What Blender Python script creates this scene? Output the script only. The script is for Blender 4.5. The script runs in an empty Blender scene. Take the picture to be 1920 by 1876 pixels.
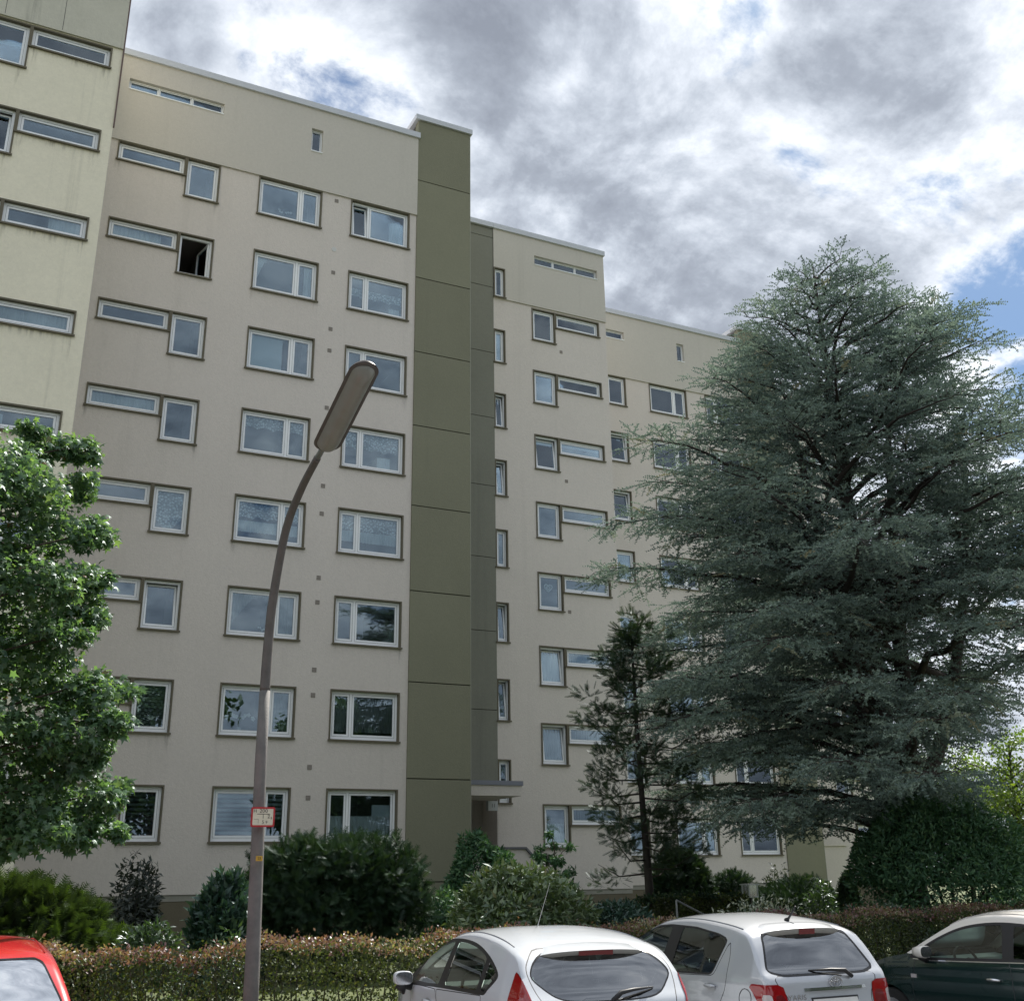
import bpy, bmesh, math, random
import numpy as np
from mathutils import Matrix, Vector
R = math.radians
C = bpy.context.scene.collection
SC = bpy.context.scene
rng = np.random.default_rng(7)
random.seed(7)

# ------------------------------------------------------------------ camera
EYE = 1.95
CAM_R = Vector((0.89368817, -0.44845897, -0.01435325))
CAM_U = Vector((-0.14583882, -0.3205823, 0.93592629))
CAM_F = Vector((0.42432594, 0.83433299, 0.35190333))
FPX, CXP, CYP = 2089.673, 960.0, 851.143
cam_d = bpy.data.cameras.new('camera')
cam = bpy.data.objects.new('camera', cam_d); C.objects.link(cam)
m = Matrix((CAM_R, CAM_U, -CAM_F)).transposed().to_4x4(); m.translation = (0, 0, EYE)
cam.matrix_world = m
cam_d.sensor_fit = 'HORIZONTAL'; cam_d.sensor_width = 36.0
cam_d.lens = FPX / 1920 * 36
cam_d.shift_y = -(938 - CYP) / 1920
cam_d.clip_end = 3000; cam_d.clip_start = 0.1
SC.camera = cam

def at(px, py, y):
    """point of the place seen at photo pixel (px,py), at distance y in front of the street camera"""
    v = CAM_F * FPX + CAM_R * (px - CXP) + CAM_U * (CYP - py)
    v = v * (y / v.y); return Vector((v.x, v.y, v.z + EYE))
def pxdir(px, py):
    return (CAM_F * FPX + CAM_R * (px - CXP) + CAM_U * (CYP - py)).normalized()

# ------------------------------------------------------------------ light
SC.view_settings.view_transform = 'Standard'; SC.view_settings.look = 'None'
SC.view_settings.exposure = 1.36; SC.view_settings.gamma = 1.0
SC.view_settings.use_curve_mapping = False
sun_dir = Vector((0.66, 0.46, 0.0)).normalized() * math.cos(R(49)) + Vector((0, 0, math.sin(R(49))))
sd_ = bpy.data.lights.new('sun', 'SUN'); sd_.energy = 3.4; sd_.angle = R(0.6); sd_.color = (1.0, 0.95, 0.87)
sun = bpy.data.objects.new('sun', sd_); C.objects.link(sun)
sun.rotation_euler = sun_dir.to_track_quat('Z', 'Y').to_euler()

cy = SC.cycles
cy.max_bounces = 6; cy.diffuse_bounces = 3; cy.glossy_bounces = 3; cy.transmission_bounces = 4; cy.transparent_max_bounces = 10
world = bpy.data.worlds.new('World'); SC.world = world; world.use_nodes = True
world.cycles.sampling_method = 'MANUAL'; world.cycles.sample_map_resolution = 512
nt = world.node_tree; nt.nodes.clear()
class NG:
    """small helper to wire shader nodes"""
    def __init__(s, tree): s.t = tree; s.n = tree.nodes; s.l = tree.links
    def node(s, typ, ins=None, **kw):
        n = s.n.new(typ)
        for k, v in kw.items(): setattr(n, k, v)
        for k, v in (ins or {}).items(): s.put(n.inputs[k], v)
        return n
    def put(s, sock, v):
        if isinstance(v, bpy.types.NodeSocket): s.l.new(v, sock)
        elif isinstance(v, bpy.types.Node): s.l.new(v.outputs[0], sock)
        else: sock.default_value = v
    def math(s, op, a, b=0.0, c=0.0, clamp=False):
        n = s.n.new('ShaderNodeMath'); n.operation = op; n.use_clamp = clamp
        s.put(n.inputs[0], a); s.put(n.inputs[1], b); s.put(n.inputs[2], c); return n.outputs[0]
    def vmath(s, op, a, b=(0, 0, 0)):
        n = s.n.new('ShaderNodeVectorMath'); n.operation = op
        s.put(n.inputs[0], a)
        if op == 'SCALE': s.put(n.inputs['Scale'], b)
        else: s.put(n.inputs[1], b)
        return n.outputs['Value'] if op in ('DOT_PRODUCT', 'LENGTH', 'DISTANCE') else n.outputs[0]
    def mapr(s, v, a, b, c=0.0, d=1.0, smooth=True):
        n = s.n.new('ShaderNodeMapRange'); n.interpolation_type = 'SMOOTHSTEP' if smooth else 'LINEAR'
        for i, x in enumerate((v, a, b, c, d)): s.put(n.inputs[i], x)
        return n.outputs[0]
    def ramp(s, f, stops, interp='LINEAR'):
        n = s.n.new('ShaderNodeValToRGB'); s.put(n.inputs[0], f); r = n.color_ramp; r.interpolation = interp
        while len(r.elements) < len(stops): r.elements.new(0.5)
        for e, (p, c) in zip(r.elements, stops): e.position = p; e.color = (*c, 1)
        return n.outputs[0]
    def mix(s, f, a, b, mode='MIX'):
        n = s.n.new('ShaderNodeMix'); n.data_type = 'RGBA'; n.blend_type = mode
        s.put(n.inputs[0], f); s.put(n.inputs[6], a if not isinstance(a, tuple) else (*a, 1)); s.put(n.inputs[7], b if not isinstance(b, tuple) else (*b, 1))
        return n.outputs[2]
    def noise(s, vec, scale, detail=6, rough=0.55, dist=0.0):
        n = s.n.new('ShaderNodeTexNoise'); s.put(n.inputs['Vector'], vec)
        n.inputs['Scale'].default_value = scale; n.inputs['Detail'].default_value = detail
        n.inputs['Roughness'].default_value = rough; n.inputs['Distortion'].default_value = dist
        return n.outputs[0]

def build_sky():
    g = NG(nt)
    tc = g.node('ShaderNodeTexCoord'); d = tc.outputs['Generated']
    sky = g.node('ShaderNodeTexSky', sky_type='NISHITA'); sky.sun_disc = False
    sky.sun_elevation = R(49); sky.sun_rotation = math.atan2(sun_dir.x, sun_dir.y)
    sky.air_density = 1.0; sky.dust_density = 0.6; sky.ozone_density = 1.0
    sep = g.node('ShaderNodeSeparateXYZ', {0: d})
    z = g.math('MAXIMUM', sep.outputs[2], 0.0)
    k = g.math('DIVIDE', 1.0, g.math('ADD', z, 0.34))
    p = g.vmath('SCALE', d, k)
    p = g.vmath('MULTIPLY', p, (1, 1, 0.0))
    p = g.vmath('ADD', p, CLOUD_SHIFT)
    warp = g.node('ShaderNodeTexNoise', {'Vector': p, 'Scale': 2.2, 'Detail': 2.0})
    pw = g.vmath('ADD', p, g.vmath('SCALE', g.vmath('SUBTRACT', warp.outputs['Color'], (0.5, 0.5, 0.5)), 0.16))
    big = g.noise(pw, 2.9, 2, 0.5, 0.0)
    mid = g.noise(pw, 8.5, 9, 0.62, 0.0)
    cov = g.math('ADD', g.math('MULTIPLY', big, 0.55), g.math('MULTIPLY', mid, 0.45))
    def lobe(px, py, rad, amp):
        dd = g.vmath('DOT_PRODUCT', d, tuple(pxdir(px, py)))
        return g.mapr(dd, math.cos(rad / FPX), 1.0, 0.0, amp)
    for L in CLOUD_LOBES: cov = g.math('ADD', cov, lobe(*L))
    mask = g.mapr(cov, 0.345, 0.44, 0.05, 1.0)
    sunward = (sun_dir.x, sun_dir.y + 0.25, 0.0)
    r1 = g.math('SUBTRACT', big, g.noise(g.vmath('ADD', pw, tuple(0.07 * c for c in sunward)), 2.9, 2, 0.5, 0.0))
    r2 = g.math('SUBTRACT', mid, g.noise(g.vmath('ADD', pw, tuple(0.028 * c for c in sunward)), 8.5, 8, 0.62, 0.0))
    bright = g.math('SUBTRACT', 0.64, g.math('MULTIPLY', g.math('SUBTRACT', cov, 0.47), 2.6))
    bright = g.math('ADD', bright, g.math('MULTIPLY', r1, 0.9))
    bright = g.math('ADD', bright, g.math('MULTIPLY', r2, 1.75))
    col = g.ramp(bright, [(0.0, (0.135, 0.15, 0.18)), (0.28, (0.185, 0.205, 0.24)), (0.48, (0.265, 0.29, 0.33)), (0.66, (0.365, 0.39, 0.43)), (0.84, (0.48, 0.50, 0.525)), (1.0, (0.50, 0.52, 0.55))])
    colx = g.vmath('SCALE', col, 10.0 * CLOUD_GAIN)
    out = g.mix(mask, g.vmath('MULTIPLY', sky.outputs[0], (0.21, 0.29, 0.36)), colx)
    bg = g.node('ShaderNodeBackground', {0: out, 1: 0.1})
    g.l.new(bg.outputs[0], g.node('ShaderNodeOutputWorld').inputs[0])
CLOUD_GAIN = 0.92
CLOUD_SHIFT = (1.2, 5.5, 0.0)
CLOUD_LOBES = [(1935, 630, 250, -0.20), (1740, 390, 90, -0.03), (1840, 330, 170, 0.05), (1750, 400, 120, -0.05), (890, 300, 60, -0.06),
               (1640, 110, 220, 0.09), (900, 90, 150, 0.10), (960, 170, 110, 0.05), (340, 60, 110, 0.09), (620, 120, 220, -0.03), (1280, 300, 160, -0.03), (700, 200, 120, -0.03)]
build_sky()

# ------------------------------------------------------------------ materials
MATS = {}
def mat(name, col, rough=0.7, metal=0.0, var=0.0, vscale=3.0, bump=0.0, bscale=60.0, coat=0.0, spec=0.5, streak=0.0, col2=None, grain=0.0, pvar=0.0):
    if name in MATS: return MATS[name]
    mt = bpy.data.materials.new(name); mt.use_nodes = True; MATS[name] = mt
    g = NG(mt.node_tree); b = mt.node_tree.nodes['Principled BSDF']
    b.inputs['Roughness'].default_value = rough; b.inputs['Metallic'].default_value = metal
    b.inputs['Specular IOR Level'].default_value = spec
    if coat: b.inputs['Coat Weight'].default_value = coat; b.inputs['Coat Roughness'].default_value = 0.03
    c = (*col, 1); b.inputs['Base Color'].default_value = c
    if var or bump or streak or col2:
        geo = g.node('ShaderNodeNewGeometry'); pos = geo.outputs['Position']
        cur = g.node('ShaderNodeRGB'); cur.outputs[0].default_value = c; cur = cur.outputs[0]
        if col2:
            cur = g.mix(g.mapr(g.noise(pos, vscale, 5, 0.6), 0.35, 0.65), cur, col2)
        if var:
            n = g.noise(pos, vscale, 7, 0.65)
            cur = g.mix(1.0, cur, g.ramp(n, [(0.25, (1 - var,) * 3), (0.75, (1 + var * 0.4,) * 3)]), 'MULTIPLY')
            if pvar: oi = g.node('ShaderNodeObjectInfo'); cur = g.mix(1.0, cur, g.ramp(oi.outputs['Random'], [(0, (1 - pvar,) * 3), (1, (1 + pvar,) * 3)]), 'MULTIPLY')
            if grain: cur = g.mix(1.0, cur, g.ramp(g.noise(pos, grain, 4, 0.75), [(0.3, (0.95,) * 3), (0.7, (1.05,) * 3)]), 'MULTIPLY')
        if streak:
            mp = g.vmath('MULTIPLY', pos, (1.6, 1.6, 0.05))
            n2 = g.noise(mp, 1.3, 4, 0.7)
            mp2 = g.vmath('MULTIPLY', pos, (3, 3, 0.6)); n3 = g.noise(mp2, 0.5, 3, 0.5)
            cur = g.mix(g.math('MULTIPLY', g.mapr(n2, 0.52, 0.74), g.math('MULTIPLY', streak, g.mapr(n3, .35, .6))), cur, (0.12, 0.12, 0.10))
        g.l.new(cur, b.inputs['Base Color'])
        if bump:
            bp = g.node('ShaderNodeBump', {'Height': g.noise(pos, bscale, 4, 0.6), 'Strength': bump, 'Distance': 0.02})
            g.l.new(bp.outputs[0], b.inputs['Normal'])
    return mt

def leafmat(name, stops, transl=0.3, gloss=0.08, rough=0.35, tint=(1.25, 1.3, 0.55)):
    if name in MATS: return MATS[name]
    mt = bpy.data.materials.new(name); mt.use_nodes = True; MATS[name] = mt
    t = mt.node_tree; t.nodes.clear(); g = NG(t)
    a = g.node('ShaderNodeAttribute', attribute_name='rnd')
    col = g.ramp(a.outputs['Fac'], stops)
    df = g.node('ShaderNodeBsdfDiffuse', {'Color': col})
    tr = g.node('ShaderNodeBsdfTranslucent', {'Color': g.mix(1.0, col, tint, 'MULTIPLY')})
    m1 = g.node('ShaderNodeMixShader', {0: transl, 1: df.outputs[0], 2: tr.outputs[0]})
    gl = g.node('ShaderNodeBsdfGlossy', {'Color': (0.9, 0.95, 1, 1), 'Roughness': rough})
    m2 = g.node('ShaderNodeMixShader', {0: gloss, 1: m1.outputs[0], 2: gl.outputs[0]})
    g.l.new(m2.outputs[0], g.node('ShaderNodeOutputMaterial').inputs[0])
    return mt

def glassmat(name, tint=(0.85, 0.9, 0.9), ior=1.85, rough=0.0, base=0.02, wav=0.0, gcol=(0.95, 0.97, 1.0)):
    if name in MATS: return MATS[name]
    mt = bpy.data.materials.new(name); mt.use_nodes = True; MATS[name] = mt
    t = mt.node_tree; t.nodes.clear(); g = NG(t)
    fr = g.node('ShaderNodeFresnel', {'IOR': ior})
    tr = g.node('ShaderNodeBsdfTransparent', {'Color': (*tint, 1)})
    gl = g.node('ShaderNodeBsdfGlossy', {'Color': (*gcol, 1), 'Roughness': rough})
    if wav:
        geo = g.node('ShaderNodeNewGeometry')
        bp = g.node('ShaderNodeBump', {'Height': g.noise(geo.outputs['Position'], 1.1, 2, 0.4), 'Strength': wav, 'Distance': 0.02})
        g.l.new(bp.outputs[0], gl.inputs['Normal'])
    f = g.math('ADD', fr.outputs[0], base, clamp=True)
    mx = g.node('ShaderNodeMixShader', {0: f, 1: tr.outputs[0], 2: gl.outputs[0]})
    g.l.new(mx.outputs[0], g.node('ShaderNodeOutputMaterial').inputs[0])
    return mt

def clothmat(name, col, transl=0.4, alpha=1.0, lace=0.0, lscale=18.0):
    if name in MATS: return MATS[name]
    mt = bpy.data.materials.new(name); mt.use_nodes = True; MATS[name] = mt
    t = mt.node_tree; t.nodes.clear(); g = NG(t)
    df = g.node('ShaderNodeBsdfDiffuse', {'Color': (*col, 1)}); tr = g.node('ShaderNodeBsdfTranslucent', {'Color': (*col, 1)})
    m1 = g.node('ShaderNodeMixShader', {0: transl, 1: df.outputs[0], 2: tr.outputs[0]})
    tp = g.node('ShaderNodeBsdfTransparent')
    f = alpha
    if lace:
        geo = g.node('ShaderNodeNewGeometry')
        v = g.node('ShaderNodeTexVoronoi', {'Vector': geo.outputs['Position'], 'Scale': lscale})
        f = g.mapr(v.outputs['Distance'], 0.25, 0.6, alpha, alpha - lace)
    m2 = g.node('ShaderNodeMixShader', {0: f, 1: tp.outputs[0], 2: m1.outputs[0]})
    g.l.new(m2.outputs[0], g.node('ShaderNodeOutputMaterial').inputs[0])
    return mt

M_beige = mat('plaster_beige', (0.665, 0.61, 0.555), 0.92, var=0.05, vscale=0.35, bump=0.45, bscale=24, spec=0.2, streak=0.07, grain=11)
M_attic = mat('plaster_grey_beige', (0.575, 0.54, 0.48), 0.92, var=0.04, vscale=0.3, bump=0.3, bscale=28, spec=0.2, streak=0.08, grain=11)
M_yellow = mat('plaster_pale_yellow', (0.84, 0.785, 0.625), 0.92, var=0.08, vscale=0.5, bump=0.35, bscale=26, spec=0.2, streak=0.25, grain=11)
M_conc = mat('weathered_attic_concrete', (0.58, 0.56, 0.47), 0.95, var=0.15, vscale=0.6, bump=0.3, bscale=22, spec=0.2, streak=0.8, grain=11)
M_olive = mat('plaster_olive', (0.24, 0.236, 0.168), 0.92, var=0.08, vscale=0.4, bump=0.35, bscale=28, spec=0.2, grain=14, pvar=0.06, streak=0.12)
M_recess = mat('plaster_dark_olive', (0.225, 0.225, 0.185), 0.92, var=0.08, vscale=0.4, bump=0.35, bscale=28, spec=0.2, streak=0.3, grain=11)
M_plinth = mat('plinth_brown', (0.16, 0.14, 0.095), 0.95, var=0.15, vscale=1.5, bump=0.4, bscale=20)
M_trim = mat('window_trim_olive_brown', (0.135, 0.118, 0.078), 0.7, var=0.15, vscale=2)
M_wfr = mat('white_window_frame', (0.90, 0.92, 0.93), 0.45)
M_seal = mat('dark_seal', (0.03, 0.03, 0.035), 0.6)
M_gask = mat('grey_gasket', (0.16, 0.165, 0.17), 0.6)
M_fascia = mat('roof_fascia_grey', (0.56, 0.58, 0.62), 0.55, var=0.06, vscale=2)
M_room = mat('room_wall', (0.30, 0.28, 0.26), 0.9)
M_vent = mat('vent_grille', (0.27, 0.24, 0.21), 0.8)
M_glass = glassmat('window_glass', ior=1.64, base=0.05, wav=0.03, gcol=(0.74, 0.88, 1.0))
M_asph = mat('asphalt', (0.085, 0.084, 0.083), 0.9, var=0.25, vscale=1.2, bump=0.3, bscale=90)
M_kerb = mat('kerb_concrete', (0.38, 0.37, 0.35), 0.9, var=0.2, vscale=3)
M_line = mat('road_paint', (0.75, 0.75, 0.73), 0.8, var=0.2, vscale=4)
M_soil = mat('lawn_ground', (0.06, 0.085, 0.025), 0.95, var=0.3, vscale=2.5, col2=(0.09, 0.11, 0.03))
M_bark = mat('bark_grey_brown', (0.075, 0.06, 0.048), 0.95, var=0.35, vscale=6, bump=0.8, bscale=25)
M_barkd = mat('bark_dark', (0.045, 0.037, 0.032), 0.95, var=0.35, vscale=6, bump=0.8, bscale=25)
M_chrome = mat('chrome', (0.8, 0.8, 0.82), 0.12, 1.0)
M_black = mat('black_plastic', (0.018, 0.018, 0.02), 0.5)
M_rubber = mat('tyre_rubber', (0.02, 0.02, 0.02), 0.85)

# ------------------------------------------------------------------ mesh helpers
class MB:
    def __init__(s): s.v = []; s.f = []
    def add(s, V, F):
        o = len(s.v); s.v.extend([tuple(p) for p in V]); s.f.extend([tuple(i + o for i in f) for f in F]); return s
    def box(s, a, b):
        x0, y0, z0 = a; x1, y1, z1 = b
        return s.add([(x0, y0, z0), (x1, y0, z0), (x1, y1, z0), (x0, y1, z0), (x0, y0, z1), (x1, y0, z1), (x1, y1, z1), (x0, y1, z1)],
                     [(0, 3, 2, 1), (4, 5, 6, 7), (0, 1, 5, 4), (1, 2, 6, 5), (2, 3, 7, 6), (3, 0, 4, 7)])
    def frame(s, x0, x1, z0, z1, w, y0, y1, wb=None):
        wb = w if wb is None else wb
        s.box((x0, y0, z0), (x1, y1, z0 + wb)); s.box((x0, y0, z1 - w), (x1, y1, z1))
        s.box((x0, y0, z0 + wb), (x0 + w, y1, z1 - w)); return s.box((x1 - w, y0, z0 + wb), (x1, y1, z1 - w))
    def tube(s, pts, rad, n=8, caps=True):
        pts = [Vector(p) for p in pts]; m = len(pts)
        if not hasattr(rad, '__len__'): rad = [rad] * m
        V = []; F = []; ref = Vector((0, 0, 1)); prev = None
        for i, p in enumerate(pts):
            t = (pts[min(i + 1, m - 1)] - pts[max(i - 1, 0)])
            t = t.normalized() if t.length > 1e-9 else Vector((0, 0, 1))
            if prev is None:
                a = t.cross(ref); a = a if a.length > 0.05 else t.cross(Vector((1, 0, 0)))
            else: a = prev - t * prev.dot(t)
            a.normalize(); prev = a; b = t.cross(a)
            for k in range(n):
                q = 2 * math.pi * k / n; V.append(p + (a * math.cos(q) + b * math.sin(q)) * rad[i])
        for i in range(m - 1):
            for k in range(n):
                k2 = (k + 1) % n; F.append((i * n + k, i * n + k2, (i + 1) * n + k2, (i + 1) * n + k))
        if caps: F.append(tuple(range(n - 1, -1, -1))); F.append(tuple((m - 1) * n + k for k in range(n)))
        return s.add(V, F)
    def mesh(s, name, material=None, smooth=False):
        me = bpy.data.meshes.new(name); me.from_pydata(s.v, [], s.f)
        if material: me.materials.append(material)
        if smooth: me.polygons.foreach_set('use_smooth', [True] * len(me.polygons))
        me.update(); return me

def obj(name, data, parent=None, loc=None, **props):
    o = bpy.data.objects.new(name, data); C.objects.link(o)
    if parent is not None: o.parent = parent
    if loc is not None: o.location = loc
    for k, v in props.items(): o[k] = v
    return o
def thing(name, label, cat, loc=(0, 0, 0), group=None, data=None, rz=0.0):
    o = obj(name, data, None, loc); o['label'] = label; o['category'] = cat
    if group: o['group'] = group
    o.rotation_euler.z = rz; return o
def part(name, mb, material, parent, smooth=False, loc=None):
    return obj(name, mb.mesh(name, material, smooth), parent, loc)
def structure(name, mb, material):
    return obj(name, mb.mesh(name, material), None, kind='structure')

def npmesh(name, V, F, material, rnd=None, smooth=False):
    me = bpy.data.meshes.new(name); V = np.asarray(V, np.float32); F = np.asarray(F, np.int32); k = F.shape[1]
    me.vertices.add(len(V)); me.vertices.foreach_set('co', V.ravel())
    me.loops.add(F.size); me.loops.foreach_set('vertex_index', F.ravel())
    me.polygons.add(len(F)); me.polygons.foreach_set('loop_start', np.arange(0, F.size, k, dtype=np.int32))
    if rnd is not None:
        a = me.attributes.new('rnd', 'FLOAT', 'POINT'); a.data.foreach_set('value', np.asarray(rnd, np.float32))
    me.materials.append(material); me.update(calc_edges=True); me.validate()
    if smooth: me.polygons.foreach_set('use_smooth', [True] * len(F))
    return me
def nrm(a): return a / np.maximum(np.linalg.norm(a, axis=-1, keepdims=True), 1e-9)
def stamp(tv, tf, pos, X, N, sc):
    """place template (tv,tf) at every pos with length axis X and normal about N"""
    X = nrm(X); Y = nrm(np.cross(N, X)); Z = np.cross(X, Y)
    sc = np.asarray(sc).reshape(-1, 1, 1) * np.ones((len(pos), 1, 1))
    V = pos[:, None, :] + sc * (tv[None, :, 0:1] * X[:, None, :] + tv[None, :, 1:2] * Y[:, None, :] + tv[None, :, 2:3] * Z[:, None, :])
    F = tf[None] + (np.arange(len(pos)) * len(tv))[:, None, None]
    return V.reshape(-1, 3), F.reshape(-1, tf.shape[1])
def rdir(n): return nrm(rng.normal(size=(n, 3)))

# leaf templates (unit length along x)
T_DIA = (np.array([(0, 0, 0), (0.5, 0.28, 0.06), (1, 0, 0), (0.5, -0.28, 0.06)]), np.array([(0, 1, 2), (0, 2, 3)]))
T_LANCE = (np.array([(0, 0, 0), (0.45, 0.17, 0.05), (1, 0, -0.12), (0.45, -0.17, 0.05), (0.5, 0, 0.0)]), np.array([(0, 4, 1), (1, 4, 2), (2, 4, 3), (3, 4, 0)]))
def star_t():
    V = [(0.38, 0, 0.05)]; n = 5
    angs = [-125, -68, 0, 68, 125]; ln = [0.42, 0.58, 0.66, 0.58, 0.42]
    for i, (a, l) in enumerate(zip(angs, ln)):
        V.append((0.38 + l * math.cos(R(a)), l * math.sin(R(a)), -0.10))
        if i < 4:
            b = (angs[i] + angs[i + 1]) / 2; V.append((0.38 + 0.24 * math.cos(R(b)), 0.24 * math.sin(R(b)), 0.0))
    V.append((0.12, 0, 0)); k = len(V)
    return np.array(V), np.array([(0, i, i + 1 if i + 1 < k else 1) for i in range(1, k)])
T_STAR = star_t()
def tuft_t(n=10, per=3, nl=0.094, w=0.040, seed=3):
    """a conifer twig: thin stem with short needle rosettes along it, and two side spurs"""
    r = np.random.default_rng(seed); V = []; F = []
    def tri(a, b, c): o = len(V); V.extend([a, b, c]); F.append((o, o + 1, o + 2))
    def run(p0, p1, m):
        p0 = np.array(p0, float); p1 = np.array(p1, float); d = p1 - p0; d /= np.linalg.norm(d)
        s = np.cross(d, (0, 0, 1.0)); s /= np.linalg.norm(s)
        tri(p0 + s * 0.008, p0 - s * 0.008, p1)
        for i in range(m):
            c = p0 + (p1 - p0) * (i + 0.6) / m
            for q in range(per):
                a = r.uniform(-0.3, math.pi + 0.3) if q else r.uniform(0, 6.28)
                v = s * math.cos(a) + np.array((0, 0, 1.0)) * math.sin(a) + d * r.uniform(0.2, 0.9); v /= np.linalg.norm(v)
                wv = np.cross(v, r.normal(size=3)); wv /= np.linalg.norm(wv)
                tri(c - wv * w, c + wv * w, c + v * nl * r.uniform(0.8, 1.2))
    run((0, 0, 0), (0.5, 0.03, 0.05), n // 2); run((0.5, 0.03, 0.05), (1, 0, 0.0), n // 2)
    run((0.3, 0.02, 0.03), (0.58, 0.28, 0.04), 2); run((0.5, 0.03, 0.05), (0.76, -0.24, 0.05), 2)
    return np.array(V), np.array(F)
T_TUFT = tuft_t()
def yew_t():
    V = []; F = []
    for i in range(8):
        x = 0.12 + 0.1 * i; l = 0.30 * (1 - 0.35 * abs(i - 3) / 4)
        for s in (1, -1):
            o = len(V); V.extend([(x - 0.03, 0, 0), (x + 0.05, 0, 0), (x + 0.13, s * l, 0.05)]); F.append((o, o + 1, o + 2))
    o = len(V); V.extend([(0, 0.02, 0), (0, -0.02, 0), (1.05, 0, 0)]); F.append((o, o + 1, o + 2))
    return np.array(V), np.array(F)
T_YEW = yew_t()
def spray_t(seed=5):
    r = np.random.default_rng(seed); V = []; F = []
    for i in range(9):
        a = r.uniform(-0.9, 0.9); l = r.uniform(0.55, 1.0) * (1 - 0.35 * abs(a)); o = len(V); z = r.uniform(-0.12, 0.12)
        d = np.array((math.cos(a), math.sin(a), z)); s = np.array((-math.sin(a), math.cos(a), 0)) * 0.09
        b = d * l * 0.25
        V.extend([b, b + d * l * 0.4 + s, d * l, b + d * l * 0.4 - s]); F.extend([(o, o + 1, o + 2), (o, o + 2, o + 3)])
    return np.array(V), np.array(F)
T_SPRAY = spray_t()

# ------------------------------------------------------------------ ground
structure('ground', MB().add([(-400, -400, -0.03), (900, -400, -0.03), (900, 900, -0.03), (-400, 900, -0.03)], [(0, 1, 2, 3)]), M_soil)
structure('road', MB().box((-80, -7, -0.02), (90, 7.6, 0.0)), M_asph)
structure('parking_bay', MB().box((-80, 7.604, -0.02), (90, 13.0, 0.004)), mat('parking_bounce_pavers', (0.17, 0.165, 0.158), 0.9, var=0.25, vscale=1.5, bump=0.3, bscale=80))  # surface out of view, made paler to bounce light up onto the facades
structure('kerb', MB().box((-80, 13.004, -0.02), (90, 13.14, 0.12)), M_kerb)
structure('lawn', MB().box((-80, 13.144, -0.02), (90, 60, 0.10)), M_soil)
structure('pavement', MB().box((-80, -9.5, -0.02), (90, -7.004, 0.12)), M_kerb)
for i, x in enumerate((-0.9, 1.9, 4.15, 6.95, 9.75, 12.6)):
    structure('bay_marking', MB().box((x, 8.0, 0.0045), (x + 0.1, 12.8, 0.008)), M_line)

# ------------------------------------------------------------------ buildings
H = 2.75; ZT1 = 2.308 + EYE; HB = 1.451; HS = 0.715
def wall_holes(x0, x1, z0, z1, y, holes, rev=0.14):
    xs = sorted({x0, x1, *[h[0] for h in holes], *[h[1] for h in holes]}); zs = sorted({z0, z1, *[h[2] for h in holes], *[h[3] for h in holes]})
    xs = [x for x in xs if x0 - 1e-6 <= x <= x1 + 1e-6]; zs = [z for z in zs if z0 - 1e-6 <= z <= z1 + 1e-6]
    b = MB(); idx = {}
    def vid(i, j):
        if (i, j) not in idx: idx[(i, j)] = len(b.v); b.v.append((xs[i], y, zs[j]))
        return idx[(i, j)]
    for i in range(len(xs) - 1):
        cx = (xs[i] + xs[i + 1]) / 2
        hs = [h for h in holes if h[0] < cx < h[1]]
        for j in range(len(zs) - 1):
            cz = (zs[j] + zs[j + 1]) / 2
            if any(h[2] < cz < h[3] for h in hs): continue
            b.f.append((vid(i, j), vid(i + 1, j), vid(i + 1, j + 1), vid(i, j + 1)))
    for a, c, e, f in holes:
        b.add([(a, y, e), (c, y, e), (c, y, f), (a, y, f), (a, y + rev, e), (c, y + rev, e), (c, y + rev, f), (a, y + rev, f)],
              [(0, 1, 5, 4), (1, 2, 6, 5), (2, 3, 7, 6), (3, 0, 4, 7)])
    return b

MESH_CACHE = {}
def cached(key, fn):
    if key not in MESH_CACHE: MESH_CACHE[key] = fn()
    return MESH_CACHE[key]

def cloth(x0, x1, z0, z1, y, amp=0.025, waves=9, scallop=0.0, n=36, shape=None):
    """hanging fabric with folds; shape(s) gives the lower edge as a fraction of the height"""
    b = MB(); V = []; F = []; rows = 6
    for j in range(rows + 1):
        for i in range(n + 1):
            s = i / n; t = j / rows
            low = z0 + (scallop * abs(math.sin(s * waves * 1.6)) if scallop else 0)
            if shape: low = z1 - (z1 - z0) * shape(s)
            V.append((x0 + (x1 - x0) * s, y + amp * math.sin(s * waves * 2 * math.pi + t) * (0.4 + 0.6 * t), z1 + (low - z1) * t))
    for j in range(rows):
        for i in range(n):
            a = j * (n + 1) + i; F.append((a, a + n + 1, a + n + 2, a + 1))
    return b.add(V, F)

M_sheer = clothmat('sheer_curtain', (0.90, 0.92, 0.94), 0.12, 0.96)
M_lace = clothmat('lace_curtain', (0.92, 0.93, 0.95), 0.1, 1.0, 0.55, 14)
M_pale = clothmat('pale_blind', (0.80, 0.87, 0.92), 0.15, 1.0)
M_grey = clothmat('grey_curtain', (0.42, 0.44, 0.42), 0.3, 0.9)
M_slat = clothmat('blind_strip_grey', (0.46, 0.52, 0.54), 0.2, 1.0)
M_slatd = clothmat('blind_strip_dark', (0.15, 0.165, 0.175), 0.2, 1.0)

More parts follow.
